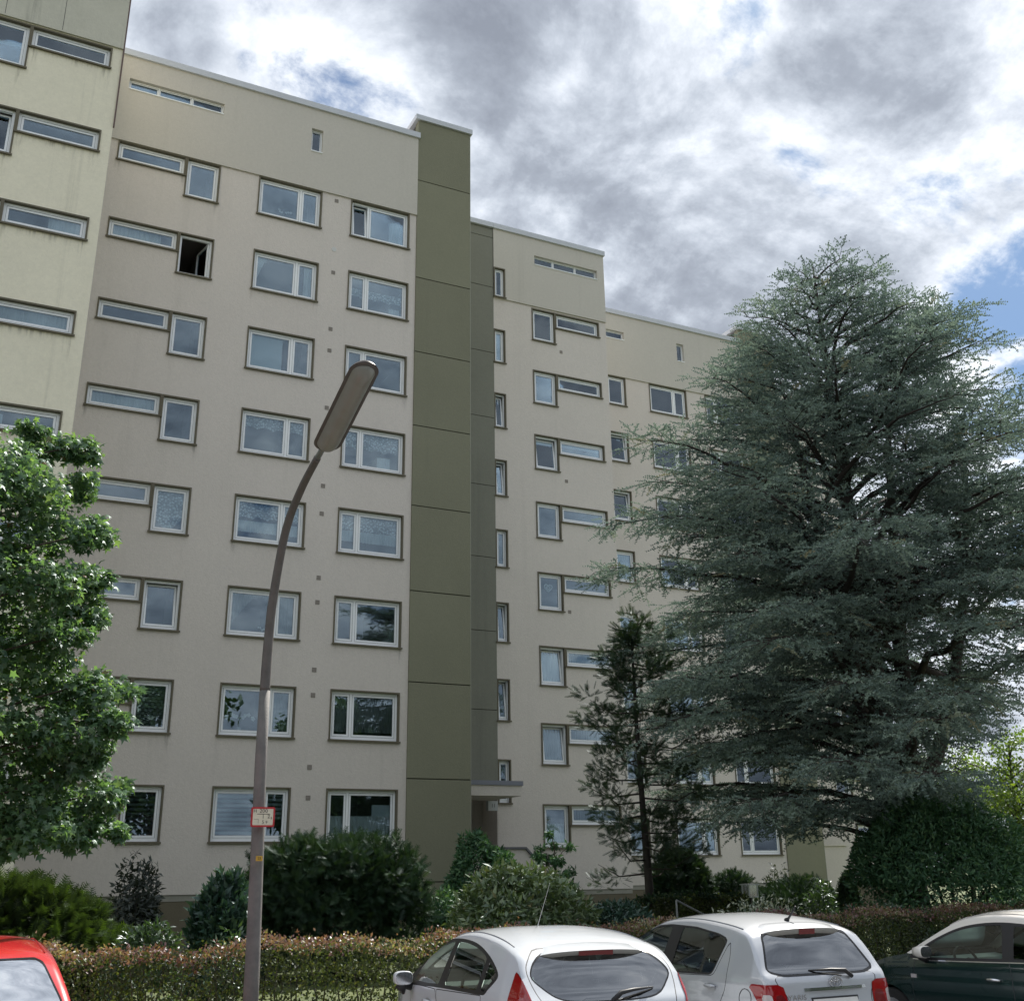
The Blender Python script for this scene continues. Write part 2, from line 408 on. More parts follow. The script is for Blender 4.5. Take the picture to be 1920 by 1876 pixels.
def window(bld, x0, x1, z0, z1, y, panes=((0.0, 1.0),), tilt=(), treat=(), trim=True, rev=0.09, opened=False, fw=0.072):
    """one casement: white frame with sashes and panes, olive trim round it, a sill; fabrics behind the glass"""
    w = x1 - x0; h = z1 - z0; tk = 0.045 if trim else 0.0
    key = (round(w, 2), round(h, 2), panes, trim, fw)
    ix0, ix1, iz0, iz1 = tk, w - tk, tk, h - tk
    yf = rev
    def frame_mesh():
        b = MB().frame(ix0, ix1, iz0, iz1, fw, yf, yf + 0.07, fw + 0.02)
        for a, c in panes[1:]:
            xm = ix0 + (ix1 - ix0) * a; b.box((xm - fw * 0.55, yf, iz0 + fw + 0.02), (xm + fw * 0.55, yf + 0.07, iz1 - fw))
        return b.mesh('window', M_wfr)
    win = obj('window', cached(('fr',) + key, frame_mesh), bld, (x0, y, z0))
    if trim:
        obj('trim', cached(('tr',) + key, lambda: MB().frame(0, w, 0, h, tk, -0.028, rev + 0.02).mesh('trim', M_trim)), win)
        obj('sill', cached(('si', round(w, 2)), lambda: MB().box((-0.03, -0.075, -0.012), (w + 0.03, -0.03, 0.035)).mesh('sill', M_trim)), win)
    else:
        obj('sill', cached(('sj', round(w, 2)), lambda: MB().box((0, -0.03, -0.035), (w, yf, -0.002)).mesh('sill', M_wfr)), win)
    for k, (a, c) in enumerate(panes):
        px0 = ix0 + (ix1 - ix0) * a + (fw if k == 0 else fw * 0.55) + 0.004
        px1 = ix0 + (ix1 - ix0) * c - (fw if k == len(panes) - 1 else fw * 0.55) - 0.004
        pz0 = iz0 + fw + 0.024; pz1 = iz1 - fw - 0.004; sw = 0.056 if trim else 0.025
        pw, ph = px1 - px0, pz1 - pz0
        sash = obj('sash', cached(('sa', round(pw, 2), round(ph, 2), sw), lambda: MB().frame(0, pw, 0, ph, sw, -0.012, 0.045).mesh('sash', M_wfr)), win, (px0, yf + 0.018, pz0))
        obj('seal', cached(('se', round(pw, 2), round(ph, 2)), lambda: MB().frame(-0.007, pw + 0.007, -0.007, ph + 0.007, 0.007, -0.003, 0.002).mesh('seal', M_gask)), win, (px0, yf, pz0))
        obj('seal', cached(('sg', round(pw, 2), round(ph, 2), sw), lambda: MB().frame(sw - 0.002, pw - sw + 0.002, sw - 0.002, ph - sw + 0.002, 0.005, -0.004, 0.004).mesh('seal', M_gask)), sash)
        g = MB().box((sw - 0.004, 0.006, sw - 0.004), (pw - sw + 0.004, 0.018, ph - sw + 0.004))
        pane = obj('pane', cached(('pn', round(pw, 2), round(ph, 2), sw), lambda: g.mesh('pane', M_glass)), win, (px0, yf + 0.018, pz0))
        if opened:
            for o in (sash, pane): o.location = (px0 + pw, yf + 0.06, pz0); o.rotation_euler.z = R(180 - 78); 
        elif k in tilt:
            for o in (sash, pane): o.rotation_euler.x = R(-6.5)
    gx0, gx1, gz0, gz1 = ix0 + fw, ix1 - fw, iz0 + fw, iz1 - fw
    yc = yf + 0.16
    def X(s): return gx0 + (gx1 - gx0) * s
    def Z(s): return gz0 + (gz1 - gz0) * s
    for t in treat:
        k = t[0]
        if k == 'sheer': b = cloth(X(t[1]), X(t[2]), Z(t[3]), Z(t[4]), yc, 0.03, max(3, int((gx1 - gx0) * (t[2] - t[1]) * 9))); part('curtain', b, M_sheer if len(t) < 6 else t[5], win)
        elif k == 'valance': b = cloth(X(0), X(1), Z(t[1]), Z(t[2]), yc, 0.02, 8, 0.07); part('curtain', b, M_lace, win)
        elif k == 'blind': part('blind', MB().box((X(t[1]), yc - 0.01, Z(t[3])), (X(t[2]), yc, Z(t[4]))), t[5] if len(t) > 5 else M_pale, win)
        elif k == 'drape':
            sh = (lambda s: 1 - 0.0 * s) if False else None
            side = t[1]
            f = (lambda s: max(0.12, 1 - s ** 0.75)) if side == 'l' else (lambda s: max(0.12, 1 - (1 - s) ** 0.75))
            b = cloth(X(t[2]), X(t[3]), Z(0.0), Z(1.0), yc, 0.03, 9, shape=f); part('curtain', b, t[4] if len(t) > 4 else M_sheer, win)
        elif k == 'point':
            b = cloth(X(0.02), X(0.98), Z(0.0), Z(1), yc, 0.02, 5, shape=lambda s: 0.62 + 0.33 * (1 - abs(2 * s - 1) ** 1.5)); part('curtain', b, M_lace, win)
        elif k == 'strips':
            n = int(round((Z(t[4]) - Z(t[3])) / 0.117))
            for i in range(n):
                za = Z(t[3]) + i * 0.117
                obj('blind_strip', cached(('st', round(X(t[2]) - X(t[1]), 2), t[5].name), lambda: MB().box((0, 0, 0.0), (X(t[2]) - X(t[1]), 0.008, 0.066)).mesh('blind_strip', t[5])), win, (X(t[1]), yc, za))
        elif k == 'lattice':
            b = MB(); nx, nz = 11, 15
            for i in range(nx):
                for j in range(nz):
                    if (i + j) % 2: continue
                    b.box((X(i / nx), yc, Z(j / nz)), (X((i + 1) / nx) - 0.006, yc + 0.01, Z((j + 1) / nz) - 0.006))
            for j in range(nz): b.box((X(0), yc + 0.012, Z((j + 0.4) / nz)), (X(1), yc + 0.016, Z((j + 0.62) / nz)))
            part('lattice_screen', b, M_grey, win)
    return win

def facade_block(bld, x0, x1, y, z_base, z_ledge, z_roof, holes, attic_holes, wall_m, attic_m, x0a=None):
    part('wall', wall_holes(x0, x1, z_base, z_ledge, y, holes), wall_m, bld)
    b = wall_holes(x0 if x0a is None else x0a, x1, z_ledge, z_roof, y - 0.06, attic_holes, 0.2)
    xa = x0 if x0a is None else x0a
    b.add([(xa, y - 0.06, z_ledge), (x1, y - 0.06, z_ledge), (x1, y + 0.02, z_ledge), (xa, y + 0.02, z_ledge)], [(0, 3, 2, 1)])
    b.add([(x1, y - 0.06, z_ledge), (x1, y + 0.3, z_ledge), (x1, y + 0.3, z_roof), (x1, y - 0.06, z_roof)], [(0, 1, 2, 3)])
    part('attic_wall', b, attic_m, bld)
    part('roof_fascia', MB().box((xa - 0.01, y - 0.14, z_roof), (x1 + 0.05, y + 0.2, z_roof + 0.22)), M_fascia, bld)
    # the hull behind the front: floors, rear room wall, flanks, roof
    b = MB(); b.box((x0 + 0.02, y + 4.2, 0.1), (x1 - 0.02, y + 4.3, z_roof - 0.05))
    zz = ZT1 + 0.35
    while zz < z_roof - 0.3: b.box((x0 + 0.02, y + 0.32, zz), (x1 - 0.02, y + 4.19, zz + 0.18)); zz += H
    n = max(2, int((x1 - x0) / 3.4))
    for i in range(1, n): xx = x0 + (x1 - x0) * i / n; b.box((xx - 0.05, y + 1.4, 0.1), (xx + 0.05, y + 4.19, z_roof - 0.1))
    part('interior', b, M_room, bld)
    b = MB().box((x0, y + 0.31, 0.0), (x0 + 0.012, y + 11, z_roof)); b.box((x1 - 0.012, y + 0.31, 0.0), (x1, y + 11, z_roof))
    b.box((x0, y + 11, 0), (x1, y + 11.2, z_roof)); b.box((x0 + 0.02, y + 0.21, z_roof - 0.03), (x1 - 0.02, y + 10.99, z_roof + 0.05))
    part('hull', b, wall_m, bld)

def plinth(bld, x0, x1, y, zb):
    part('plinth', MB().box((x0, y + 0.05, 0.0), (x1, y + 0.3, zb - 0.16)), M_plinth, bld)
    part('plinth_band', MB().box((x0, y + 0.035, zb - 0.157), (x1, y + 0.3, zb - 0.004)), mat('plinth_band_grey', (0.33, 0.32, 0.27), 0.9, var=0.15), bld)

def vent(bld, x, z, y):
    o = obj('vent', cached('vent', lambda: MB().frame(-0.064, 0.064, -0.064, 0.064, 0.012, -0.012, 0.0).mesh('vent', M_vent)), bld, (x, y, z))
    for k in range(3): obj('louvre', cached('louvre', lambda: MB().box((-0.05, -0.009, -0.016), (0.05, -0.003, 0.013)).mesh('louvre', M_vent)), o, (0, 0, -0.035 + k * 0.035))

ST = 8
P1 = ((0.0, 1.0),); PBIG = ((0.0, 0.68), (0.68, 1.0)); PSM = ((0.0, 0.30), (0.30, 1.0)); P3 = ((0.0, 0.31), (0.31, 0.66), (0.66, 1.0))
def tops(r, zo): return ZT1 + zo + (r - 1) * H
def holes_for(cols, zo):
    hs = []
    for x0, x1, kind in cols:
        for r in range(1, 9): zt = tops(r, zo); hs.append((x0, x1, zt - (HS if kind == 's' else HB), zt))
    return hs
# --- the pale yellow block at the left
bl = thing('apartment_building', 'pale yellow eight-storey apartment block at the left with a streaky concrete attic band', 'building', (0, 0, 0))
zo = 0.197; yL = 27.406
colsL = [(-0.486, 1.60, 's'), (-1.565, -0.486, 'b'), (-4.2, -2.2, 'b')]
facade_block(bl, -16, 1.87, yL, 1.6, 21.80 + EYE, 24.95 + EYE, holes_for(colsL, zo), [], M_yellow, M_conc)
plinth(bl, -16, 1.87, yL, 1.6)
for r in range(1, 9):
    zt = tops(r, zo)
    tr = {8: [('sheer', 0, 1, 0, 1, clothmat('pink_sheer', (0.62, 0.55, 0.56), 0.3, 0.7))], 6: [('sheer', 0.55, 1, 0, 1)], 5: [('sheer', 0, 1, 0, 1)], 4: [('blind', 0.2, 0.36, 0, 0.8)]}.get(r, [])
    window(bl, -0.486, 1.60, zt - HS, zt, yL, P1, treat=tr)
    window(bl, -1.565, -0.486, zt - HB, zt, yL, P1, treat={8: [('blind', 0, 1, 0.55, 1)]}.get(r, []), tilt=(0,) if r == 7 else ())
    window(bl, -4.2, -2.2, zt - HB, zt, yL, PSM)
for k in range(7):   # vertical board joints of the attic cladding
    x = -8.6 + k * 1.45 + 0.15
    part('cladding_joint', MB().box((x, yL - 0.063, 21.85 + EYE), (x + 0.012, yL - 0.0605, 24.93 + EYE)), M_seal, bl)
part('edge_shadow_line', MB().box((1.872, yL - 0.05, 21.8 + EYE - 2.6), (1.91, yL + 0.02, 24.9 + EYE)), mat('shadow_line_brown', (0.14, 0.09, 0.08), 0.7), bl)  # brown edge strip standing in for the shadow line between the blocks

M_drip = bpy.data.materials.new('drip_stain'); M_drip.use_nodes = True
_g = NG(M_drip.node_tree); M_drip.node_tree.nodes.clear()
_tc = _g.node('ShaderNodeTexCoord'); _sp = _g.node('ShaderNodeSeparateXYZ', {0: _tc.outputs['Generated']})
_n = _g.noise(_g.vmath('MULTIPLY', _g.node('ShaderNodeNewGeometry').outputs['Position'], (9, 9, 0.9)), 1.6, 4, 0.6)
_x = _sp.outputs[0]; _edge = _g.math('MULTIPLY', _g.math('MULTIPLY', _x, _g.math('SUBTRACT', 1.0, _x)), 4.0)
_f = _g.math('MULTIPLY', _g.math('MULTIPLY', _g.math('POWER', _sp.outputs[2], 1.6), _edge), _g.mapr(_n, 0.42, 0.72, 0.0, 0.42))
_m = _g.node('ShaderNodeMixShader', {0: _f, 1: _g.node('ShaderNodeBsdfTransparent').outputs[0], 2: _g.node('ShaderNodeBsdfDiffuse', {'Color': (0.10, 0.10, 0.08, 1)}).outputs[0]})
_g.l.new(_m.outputs[0], _g.node('ShaderNodeOutputMaterial').inputs[0])
def drip(bld, x, z, y, w, h): part('drip_stain', MB().add([(x - w / 2, y - 0.003, z - h), (x + w / 2, y - 0.003, z - h), (x + w / 2, y - 0.003, z), (x - w / 2, y - 0.003, z)], [(0, 1, 2, 3)]), M_drip, bld)
for r in range(1, 9):
    zs_ = tops(r, 0.197) - HS - 0.012; drip(bl, 1.50, zs_, yL, 0.30, 0.9); drip(bl, -0.36, zs_, yL, 0.22, 0.7); drip(bl, 0.5, zs_, yL, 1.6, 0.28); drip(bl, -0.62, zs_ - HB + HS, yL, 0.2, 0.8)

# --- the two beige blocks left of the entrance (front) and right of it (set back)
bm = thing('apartment_building', 'beige apartment block with the tall olive pilaster and the roofed entrance', 'building', (0, 0, 0))
yA, yB = 31.348, 35.523
zA = 1.56
colsA = [(2.36, 4.455, 's'), (4.46, 5.54, 'b'), (6.79, 8.94, 'b'), (9.95, 12.085, 'b')]
atA = [(2.45, 5.46, 25.48, 25.87), (8.44, 8.84, 25.0, 25.89)]
facade_block(bm, 1.915, 12.34, yA, zA, 21.56 + EYE, 24.74 + EYE, holes_for(colsA, 0), atA, M_beige, M_attic)
plinth(bm, 1.915, 12.34, yA, zA)
for h in atA: window(bm, *h, yA - 0.06, P3 if h[1] - h[0] > 1 else P1, trim=False, rev=0.13, fw=0.045)
Tsh = lambda *a: ('sheer',) + a
A1t = {7: [Tsh(0, 0.8, 0, 1)], 5: [Tsh(0, 1, 0, 0.9)], 2: [('blind', 0, 1, 0, 1, clothmat('dark_red_blind', (0.06, 0.015, 0.02), 0.1))]}
A2t = {4: [('point',)], 3: [('blind', 0, 1, 0.0, 0.02)], 2: [('lattice',)], 1: [('strips', 0, 1, 0, 1, M_slatd)]}
A3t = {7: [('drape', 'l', 0, 0.2), Tsh(0.85, 1, 0, 1)], 6: [('blind', 0.0, 0.56, 0.0, 0.97)], 5: [('valance', 0.66, 1.0)], 4: [('valance', 0.56, 1.0), Tsh(0, 1, 0.24, 0.52)],
       3: [('drape', 'l', 0, 0.42, M_grey), ('drape', 'r', 0.5, 0.98, M_grey), Tsh(0.75, 1, 0, 0.95, M_grey)], 2: [Tsh(0.73, 1, 0.0, 0.95, M_grey)], 1: [('strips', 0.0, 0.68, 0.0, 1, M_slat), ('strips', 0.72, 1, 0.42, 1, M_slat)]}
A4t = {8: [Tsh(0.72, 1, 0, 0.8)], 7: [('valance', 0.42, 0.7), Tsh(0.75, 0.95, 0, 0.3)], 5: [('valance', 0.52, 1.0), Tsh(0.62, 0.85, 0, 0.4)], 4: [('valance', 0.55, 0.95), Tsh(0, 1, 0.3, 0.58)],
       3: [Tsh(0, 0.06, 0, 0.4), Tsh(0.9, 1, 0, 0.42, M_grey)], 2: [Tsh(0, 1, 0.14, 0.95, M_grey)], 1: [Tsh(0.0, 1, 0.08, 0.5), ('blind', 0.7, 1, 0.5, 0.75)]}
for r in range(1, 9):
    zt = tops(r, 0)
    for xx, dz_ in ((2.4, HS), (4.42, HS), (5.5, HB), (6.85, HB), (8.88, HB), (10.0, HB), (12.03, HB)):
        if (r * 7 + int(xx * 3)) % 3 == 0: drip(bm, xx, zt - dz_ - 0.012, yA, 0.18, 0.55)
    window(bm, 2.36, 4.455, zt - HS, zt, yA, P1, treat=A1t.get(r, []))
    window(bm, 4.46, 5.54, zt - HB, zt, yA, P1, treat=A2t.get(r, []), opened=(r == 7), tilt=(0,) if r == 3 else ())
    window(bm, 6.79, 8.94, zt - HB, zt, yA, PBIG, treat=A3t.get(r, []))
    window(bm, 9.95, 12.085, zt - HB, zt, yA, PSM, treat=A4t.get(r, []), opened=False, tilt=(0,) if r == 8 else ())
for z in (23.29, 20.54, 18.47, 17.7, 15.71, 13.12, 12.23, 10.24, 9.5, 7.52, 6.8, 4.81, 3.99): vent(bm, 9.44, z, yA)
o = obj('round_vent', MB().tube([(9.43, yA - 0.012, 21.41), (9.43, yA, 21.41)], 0.08, 14).mesh('round_vent', mat('white_vent', (0.6, 0.6, 0.58), 0.6)), bm)

def pilaster(bld, x0, x1, y, ztop, joints, m=M_olive, dy=0.05, depth=4.6):
    zs = [0.0] + sorted(joints) + [ztop]
    for a, b in zip(zs[:-1], zs[1:]):
        part('panel', MB().box((x0, y - dy, a + 0.016), (x1, y + 0.25, b - 0.016)), m, bld)
    part('pilaster_core', MB().box((x0 + 0.012, y - dy + 0.03, 0), (x1 - 0.012, y + depth, ztop - 0.05)), mat('pilaster_joint_dark', (0.05, 0.05, 0.038), 0.95), bld)
    part('pilaster_edge', MB().box((x1 + 0.002, y - dy - 0.004, 0.02), (x1 + 0.02, y + depth, ztop - 0.02)), mat('edge_pale_olive', (0.33, 0.33, 0.27), 0.9), bld)
    part('pilaster_cap', MB().box((x0 - 0.12, y - dy - 0.08, ztop), (x1 + 0.08, y + depth, ztop + 0.2)), M_fascia, bld)
JA = [23.01, 19.11, 16.31, 13.66, 10.93, 8.18, 5.40, 2.62, -0.19]
pilaster(bm, 12.345, 14.37, yA, 25.55 + EYE, [z + EYE for z in JA])
# set back part B
zo = -0.08
colsB = [(19.05, 20.13, 'b'), (20.135, 22.22, 's')]
stair = [(17.335, 17.84, 22.93 + EYE - k * H - 1.47, 22.93 + EYE - k * H) for k in range(8)]
stair[0] = (17.335, 17.84, 21.575 + EYE, 22.93 + EYE)
hB = holes_for(colsB, zo) + [s for s in stair if s[3] < 21.57 + EYE]
atB = [(19.21, 22.22, 25.47 - 0.0, 25.88)]
facade_block(bm, 17.33, 22.56, yB, 1.40, 21.56 + EYE, 24.72 + EYE, hB, [stair[0]] + atB, M_beige, M_attic)
plinth(bm, 17.33, 22.56, yB, 1.40)
window(bm, *atB[0], yB - 0.06, P3, trim=False, rev=0.13, fw=0.045)
for k, s in enumerate(stair): window(bm, *s, yB - (0.06 if k == 0 else 0), P1, tilt=(0,) if k in (2, 3, 5, 6) else (), fw=0.05,
                                     treat=[('lattice',)] if k == 4 else ([Tsh(0, 1, 0, 1)] if k < 3 else []))
B2t = {6: [('blind', 0, 1, 0.62, 1)], 3: [Tsh(0, 1, 0, 1)], 2: [Tsh(0, 1, 0.03, 0.95, M_grey)], 1: [Tsh(0, 1, 0, 0.58)]}
B3t = {8: [Tsh(0, 1, 0, 1)], 7: [('blind', 0.8, 0.86, 0, .6)], 6: [('blind', 0, 1, 0.7, 1)], 3: [Tsh(0, 1, 0, 1, M_grey)], 2: [Tsh(0, 1, 0, 1, M_grey)], 1: [Tsh(0, 1, 0, 1, M_grey)]}
for r in range(1, 9):
    zt = tops(r, zo)
    window(bm, 19.05, 20.13, zt - HB, zt, yB, P1, treat=B2t.get(r, []), tilt=(0,) if r in (6, 3, 2) else ())
    window(bm, 20.135, 22.22, zt - HS, zt, yB, P1, treat=B3t.get(r, []))
for x, z in ((20.37, 21.71), (20.42, 16.17), (20.37, 11.02)): vent(bm, x, z, yB)
JB = [24.28, 21.99, 19.09, 16.33, 13.57, 10.8, 8.09, 5.33]
zs = [2.75] + sorted(JB) + [24.70]
for a, b in zip(zs[:-1], zs[1:]): part('panel', MB().box((14.0, yB - 0.03, a + EYE + 0.012), (17.325, yB + 0.2, b + EYE - 0.012)), M_recess, bm)
part('recess_wall', MB().box((14.0, yB - 0.005, 4.3), (17.3, yB + 0.25, 24.72 + EYE)), mat('pilaster_joint_dark', (0.05, 0.05, 0.038)), bm)
part('roof_fascia', MB().box((14.0, yB - 0.14, 24.72 + EYE), (17.31, yB + 0.2, 24.94 + EYE)), M_fascia, bm)
# entrance: canopy, recessed door, number box, stair wall
b = MB().box((14.40, 33.1, 4.26), (17.0, yB - 0.035, 4.58)); part('canopy', b, M_beige, bm)
part('canopy_edge', MB().box((14.39, 33.06, 4.582), (17.04, yB - 0.035, 4.72)), mat('canopy_lead', (0.22, 0.23, 0.27), 0.6), bm)
part('entrance_wall', MB().box((14.0, yB + 1.2, 0), (17.3, yB + 1.4, 4.69)).box((17.302, yB + 0.002, 0), (17.328, yB + 1.4, 4.69)), M_beige, bm)
dr = part('entrance_door', MB().frame(14.6, 16.6, 1.75, 4.1, 0.08, yB + 1.1, yB + 1.19).box((15.55, yB + 1.1, 1.83), (15.65, yB + 1.19, 4.02)), M_wfr, bm)
part('pane', MB().box((14.68, yB + 1.14, 2.08), (15.55, yB + 1.15, 4.02)).box((15.65, yB + 1.14, 2.08), (16.52, yB + 1.15, 4.02)), M_glass, dr)
part('landing', MB().box((14.4, 33.3, 0.1), (17.25, yB + 1.1, 1.75)), M_kerb, bm)
for k in range(9): part('step', MB().box((17.255 + k * 0.26, 33.42, 0.1), (17.514 + k * 0.26, 34.9, 1.57 - k * 0.17)), M_kerb, bm)
sw = MB(); pts = [(14.6, 2.66), (17.14, 2.66), (19.0, 0.86), (19.0, 0.1), (14.6, 0.1)]
n = len(pts); sw.add([(x, 33.2, z) for x, z in pts] + [(x, 33.38, z) for x, z in pts], [tuple(range(n)), tuple(range(2 * n - 1, n - 1, -1))] + [(i, i + n, (i + 1) % n + n, (i + 1) % n) for i in range(n)])
part('stair_wall', sw, M_beige, bm)
zc = 2.66
part('stair_cap', MB().add([(14.6, 33.14, zc + 0.005), (17.14, 33.14, zc + 0.005), (19.0, 33.14, 0.865), (14.6, 33.44, zc + 0.005), (17.14, 33.44, zc + 0.005), (19.0, 33.44, 0.865),
     (14.6, 33.14, zc + 0.07), (17.16, 33.14, zc + 0.07), (19.05, 33.14, 0.93), (14.6, 33.44, zc + 0.07), (17.16, 33.44, zc + 0.07), (19.05, 33.44, 0.93)],
     [(0, 1, 7, 6), (1, 2, 8, 7), (6, 7, 10, 9), (7, 8, 11, 10), (0, 3, 4, 1), (1, 4, 5, 2), (3, 9, 10, 4), (4, 10, 11, 5), (2, 5, 11, 8), (0, 6, 9, 3)]), mat('stair_cap_grey', (0.13, 0.13, 0.145), 0.6), bm)

FONT_CACHE = {}
def text_mesh(s, size, material, ext=0.0008):
    cu = bpy.data.curves.new('lettering', 'FONT'); cu.body = s; cu.size = size; cu.extrude = ext; cu.align_x = 'CENTER'; cu.align_y = 'CENTER'; cu.resolution_u = 3
    o = bpy.data.objects.new('lettering', cu); C.objects.link(o)
    me = bpy.data.meshes.new_from_object(o); bpy.data.objects.remove(o); bpy.data.curves.remove(cu)
    me.name = 'lettering'; me.materials.clear(); me.materials.append(material); return me
def lettering(s, size, material, parent, loc, rot=(math.pi / 2, 0, 0), sx=1.0):
    o = obj('lettering', text_mesh(s, size, material), parent, loc); o.rotation_euler = rot; o.scale = (sx, 1, 1); return o
M_ink = mat('black_ink', (0.02, 0.02, 0.02), 0.6)
nb = part('house_number_box', MB().box((16.84, 35.26, 3.93), (17.2, 35.44, 4.24)), mat('milky_plastic', (0.45, 0.46, 0.45), 0.4), bm)
lettering('11', 0.17, M_ink, nb, (17.03, 35.258, 4.085))

# --- block further right, behind the cedar
bc = thing('apartment_building', 'beige apartment block set furthest back, half hidden behind the big cedar', 'building', (0, 0, 0))
yC, yD, zo = 39.363, 43.4, -0.308
colsC = [(24.92, 25.92, 'b'), (27.20, 29.29, 'b'), (30.36, 32.49, 'b')]
atC = [(22.95, 25.94, 25.12, 25.52), (28.9, 29.3, 24.67, 25.58)]
facade_block(bc, 22.57, 32.70, yC, 1.45, 21.25 + EYE, 24.42 + EYE, holes_for(colsC, zo), atC, M_beige, M_attic)
plinth(bc, 22.57, 32.70, yC, 1.45)
for h in atC: window(bc, *h, yC - 0.06, P3 if h[1] - h[0] > 1 else P1, trim=False, rev=0.13, fw=0.045)
C1t = {5: [Tsh(0, 1, 0, 1)], 7: [Tsh(0.5, 0.75, 0, 0.9)], 4: [Tsh(0, 1, 0, 1)], 1: [Tsh(0, 1, 0, 1, M_grey)]}
C3t = {4: [Tsh(0, 0.68, 0.1, 1, M_grey)], 6: [Tsh(0.7, 1, 0, 1)], 2: [Tsh(0.2, 1, 0, 0.9, M_grey)], 1: [Tsh(0.6, 0.95, 0, 0.9, M_grey)]}
C4t = {7: [Tsh(0, 1, 0.5, 1)], 1: [Tsh(0, 1, 0, 0.98, M_grey)], 3: [Tsh(0, 1, 0, 1, M_grey)]}
for r in range(1, 9):
    zt = tops(r, zo)
    window(bc, 24.92, 25.92, zt - HB, zt, yC, P1, treat=C1t.get(r, []), tilt=(0,) if r in (7, 6) else ())
    window(bc, 27.20, 29.29, zt - HB, zt, yC, PBIG, treat=C3t.get(r, []))
    window(bc, 30.36, 32.49, zt - HB, zt, yC, PSM, treat=C4t.get(r, []))
pilaster(bc, 32.705, 34.73, yC, 25.2 + EYE, [z + EYE - 0.3 for z in JA])
colsD = [(39.45, 40.53, 'b'), (40.535, 42.62, 's')]
stD = [(37.73, 38.24, 22.6 + EYE - k * H - 1.47, 22.6 + EYE - k * H) for k in range(8)]
facade_block(bc, 34.76, 43.0, yD, 1.3, 21.2 + EYE, 24.4 + EYE, [h for h in holes_for(colsD, zo) if not (h[0] < 40 and h[2] < 4)] + stD[1:], [], M_beige, M_attic)
plinth(bc, 34.76, 43.0, yD, 1.3)
for r in range(1, 9):
    zt = tops(r, zo); r > 1 and window(bc, 39.45, 40.53, zt - HB, zt, yD, P1); window(bc, 40.535, 42.62, zt - HS, zt, yD, P1)
for s in stD[1:]: window(bc, *s, yD, P1, fw=0.05)
part('canopy', MB().box((34.80, 41.0, 3.95), (37.45, yD - 0.07, 4.27)), M_beige, bc)
part('canopy_edge', MB().box((34.79, 40.96, 4.272), (37.49, yD - 0.07, 4.41)), mat('canopy_lead', (0.22, 0.23, 0.27)), bc)
part('stair_wall', MB().box((34.9, 41.1, 0.1), (37.6, 41.3, 2.9)).box((34.86, 41.04, 2.904), (37.64, 41.36, 2.97)), M_beige, bc)

# ------------------------------------------------------------------ street lamp with hydrant plate
M_lampost = mat('weathered_lamp_post', (0.155, 0.15, 0.145), 0.75, var=0.35, vscale=5, bump=0.2, bscale=60, col2=(0.17, 0.157, 0.15))
M_brown = mat('brown_painted_arm', (0.12, 0.11, 0.103), 0.65, var=0.3, vscale=6)
lx, ly = 3.38, 13.05
lamp = thing('street_lamp', 'tall grey street lamp with long shallow luminaire and red-rimmed hydrant plate', 'street lamp', (0, 0, 0))
part('pole', MB().tube([(3.40, 13.0, 0.0), (3.395, 13.02, 1.0), (3.385, 13.08, 2.2), (3.37, 13.12, 3.2), (3.37, 13.13, 4.0)], [0.087, 0.081, 0.073, 0.066, 0.062], 18), M_lampost, lamp, True)
def bez(p, n=14):
    p = [Vector(q) for q in p]; out = []
    for i in range(len(p) - 1):
        a, b, c, d = p[max(i - 1, 0)], p[i], p[i + 1], p[min(i + 2, len(p) - 1)]
        for k in range(n):
            t = k / n; out.append(0.5 * ((2 * b) + (c - a) * t + (2 * a - 5 * b + 4 * c - d) * t * t + (3 * b - a - 3 * c + d) * t ** 3))
    return out + [p[-1]]
arm = bez([(3.37, 13.13, 4.0), (3.37, 13.12, 4.5), (3.38, 13.05, 5.1), (3.40, 12.74, 5.85), (3.42, 12.25, 6.22), (3.42, 11.62, 6.42)], 8)
part('arm', MB().tube(arm, list(np.linspace(0.0615, 0.042, len(arm))), 16), M_brown, lamp, True)
part('spigot', MB().tube([(3.42, 11.62, 6.42), (3.42, 11.22, 6.53)], 0.034, 14), mat('zinc', (0.33, 0.34, 0.35), 0.45, 0.6), lamp, True)
# luminaire: a shallow canoe-shaped hood, and a bulging bowl below it
hd = Vector((0, -0.945, 0.327)).normalized(); hs = Vector((1, 0, 0)); hn = hs.cross(hd) * -1
if hn.z < 0: hn = -hn
h0 = Vector((3.42, 11.38, 6.42))
def canoe(L, W, top, lo, inset=0.0, nl=34, nw=12, skew=0.0):
    b = MB(); V = []; F = []
    for i in range(nl + 1):
        u = L * (0.5 - 0.5 * math.cos(math.pi * i / nl)); e = min(u, L - u)
        w = W * (math.sqrt(max(0.0, 1 - (1 - min(1.0, e / W)) ** 2))); e = min(1.0, e / (W * 1.4)); e = math.sqrt(max(0.0, 1 - (1 - e) ** 2))
        for j in range(nw + 1):
            q = -1 + 2 * j / nw
            hgt = top * (max(0, 1 - abs(q) ** 2.6)) * e + lo
            V.append(h0 + hd * (u + inset) + hs * (q * w) + hn * hgt)
    for i in range(nl):
        for j in range(nw): a = i * (nw + 1) + j; F.append((a, a + 1, a + nw + 2, a + nw + 1))
    return b.add(V, F)
M_hood = mat('luminaire_hood', (0.10, 0.086, 0.08), 0.5, var=0.2, vscale=8)
hood = canoe(1.50, 0.160, 0.10, 0.0); part('luminaire_hood', hood, M_hood, lamp, True)
part('luminaire_rim', canoe(1.50, 0.160, -0.012, -0.001), M_hood, lamp, True)
bw = part('luminaire_bowl', canoe(1.42, 0.124, -0.10, -0.008, 0.03), mat('dirty_bowl', (0.33, 0.325, 0.30), 0.35, var=0.4, vscale=5, col2=(0.235, 0.23, 0.205)), lamp, True)
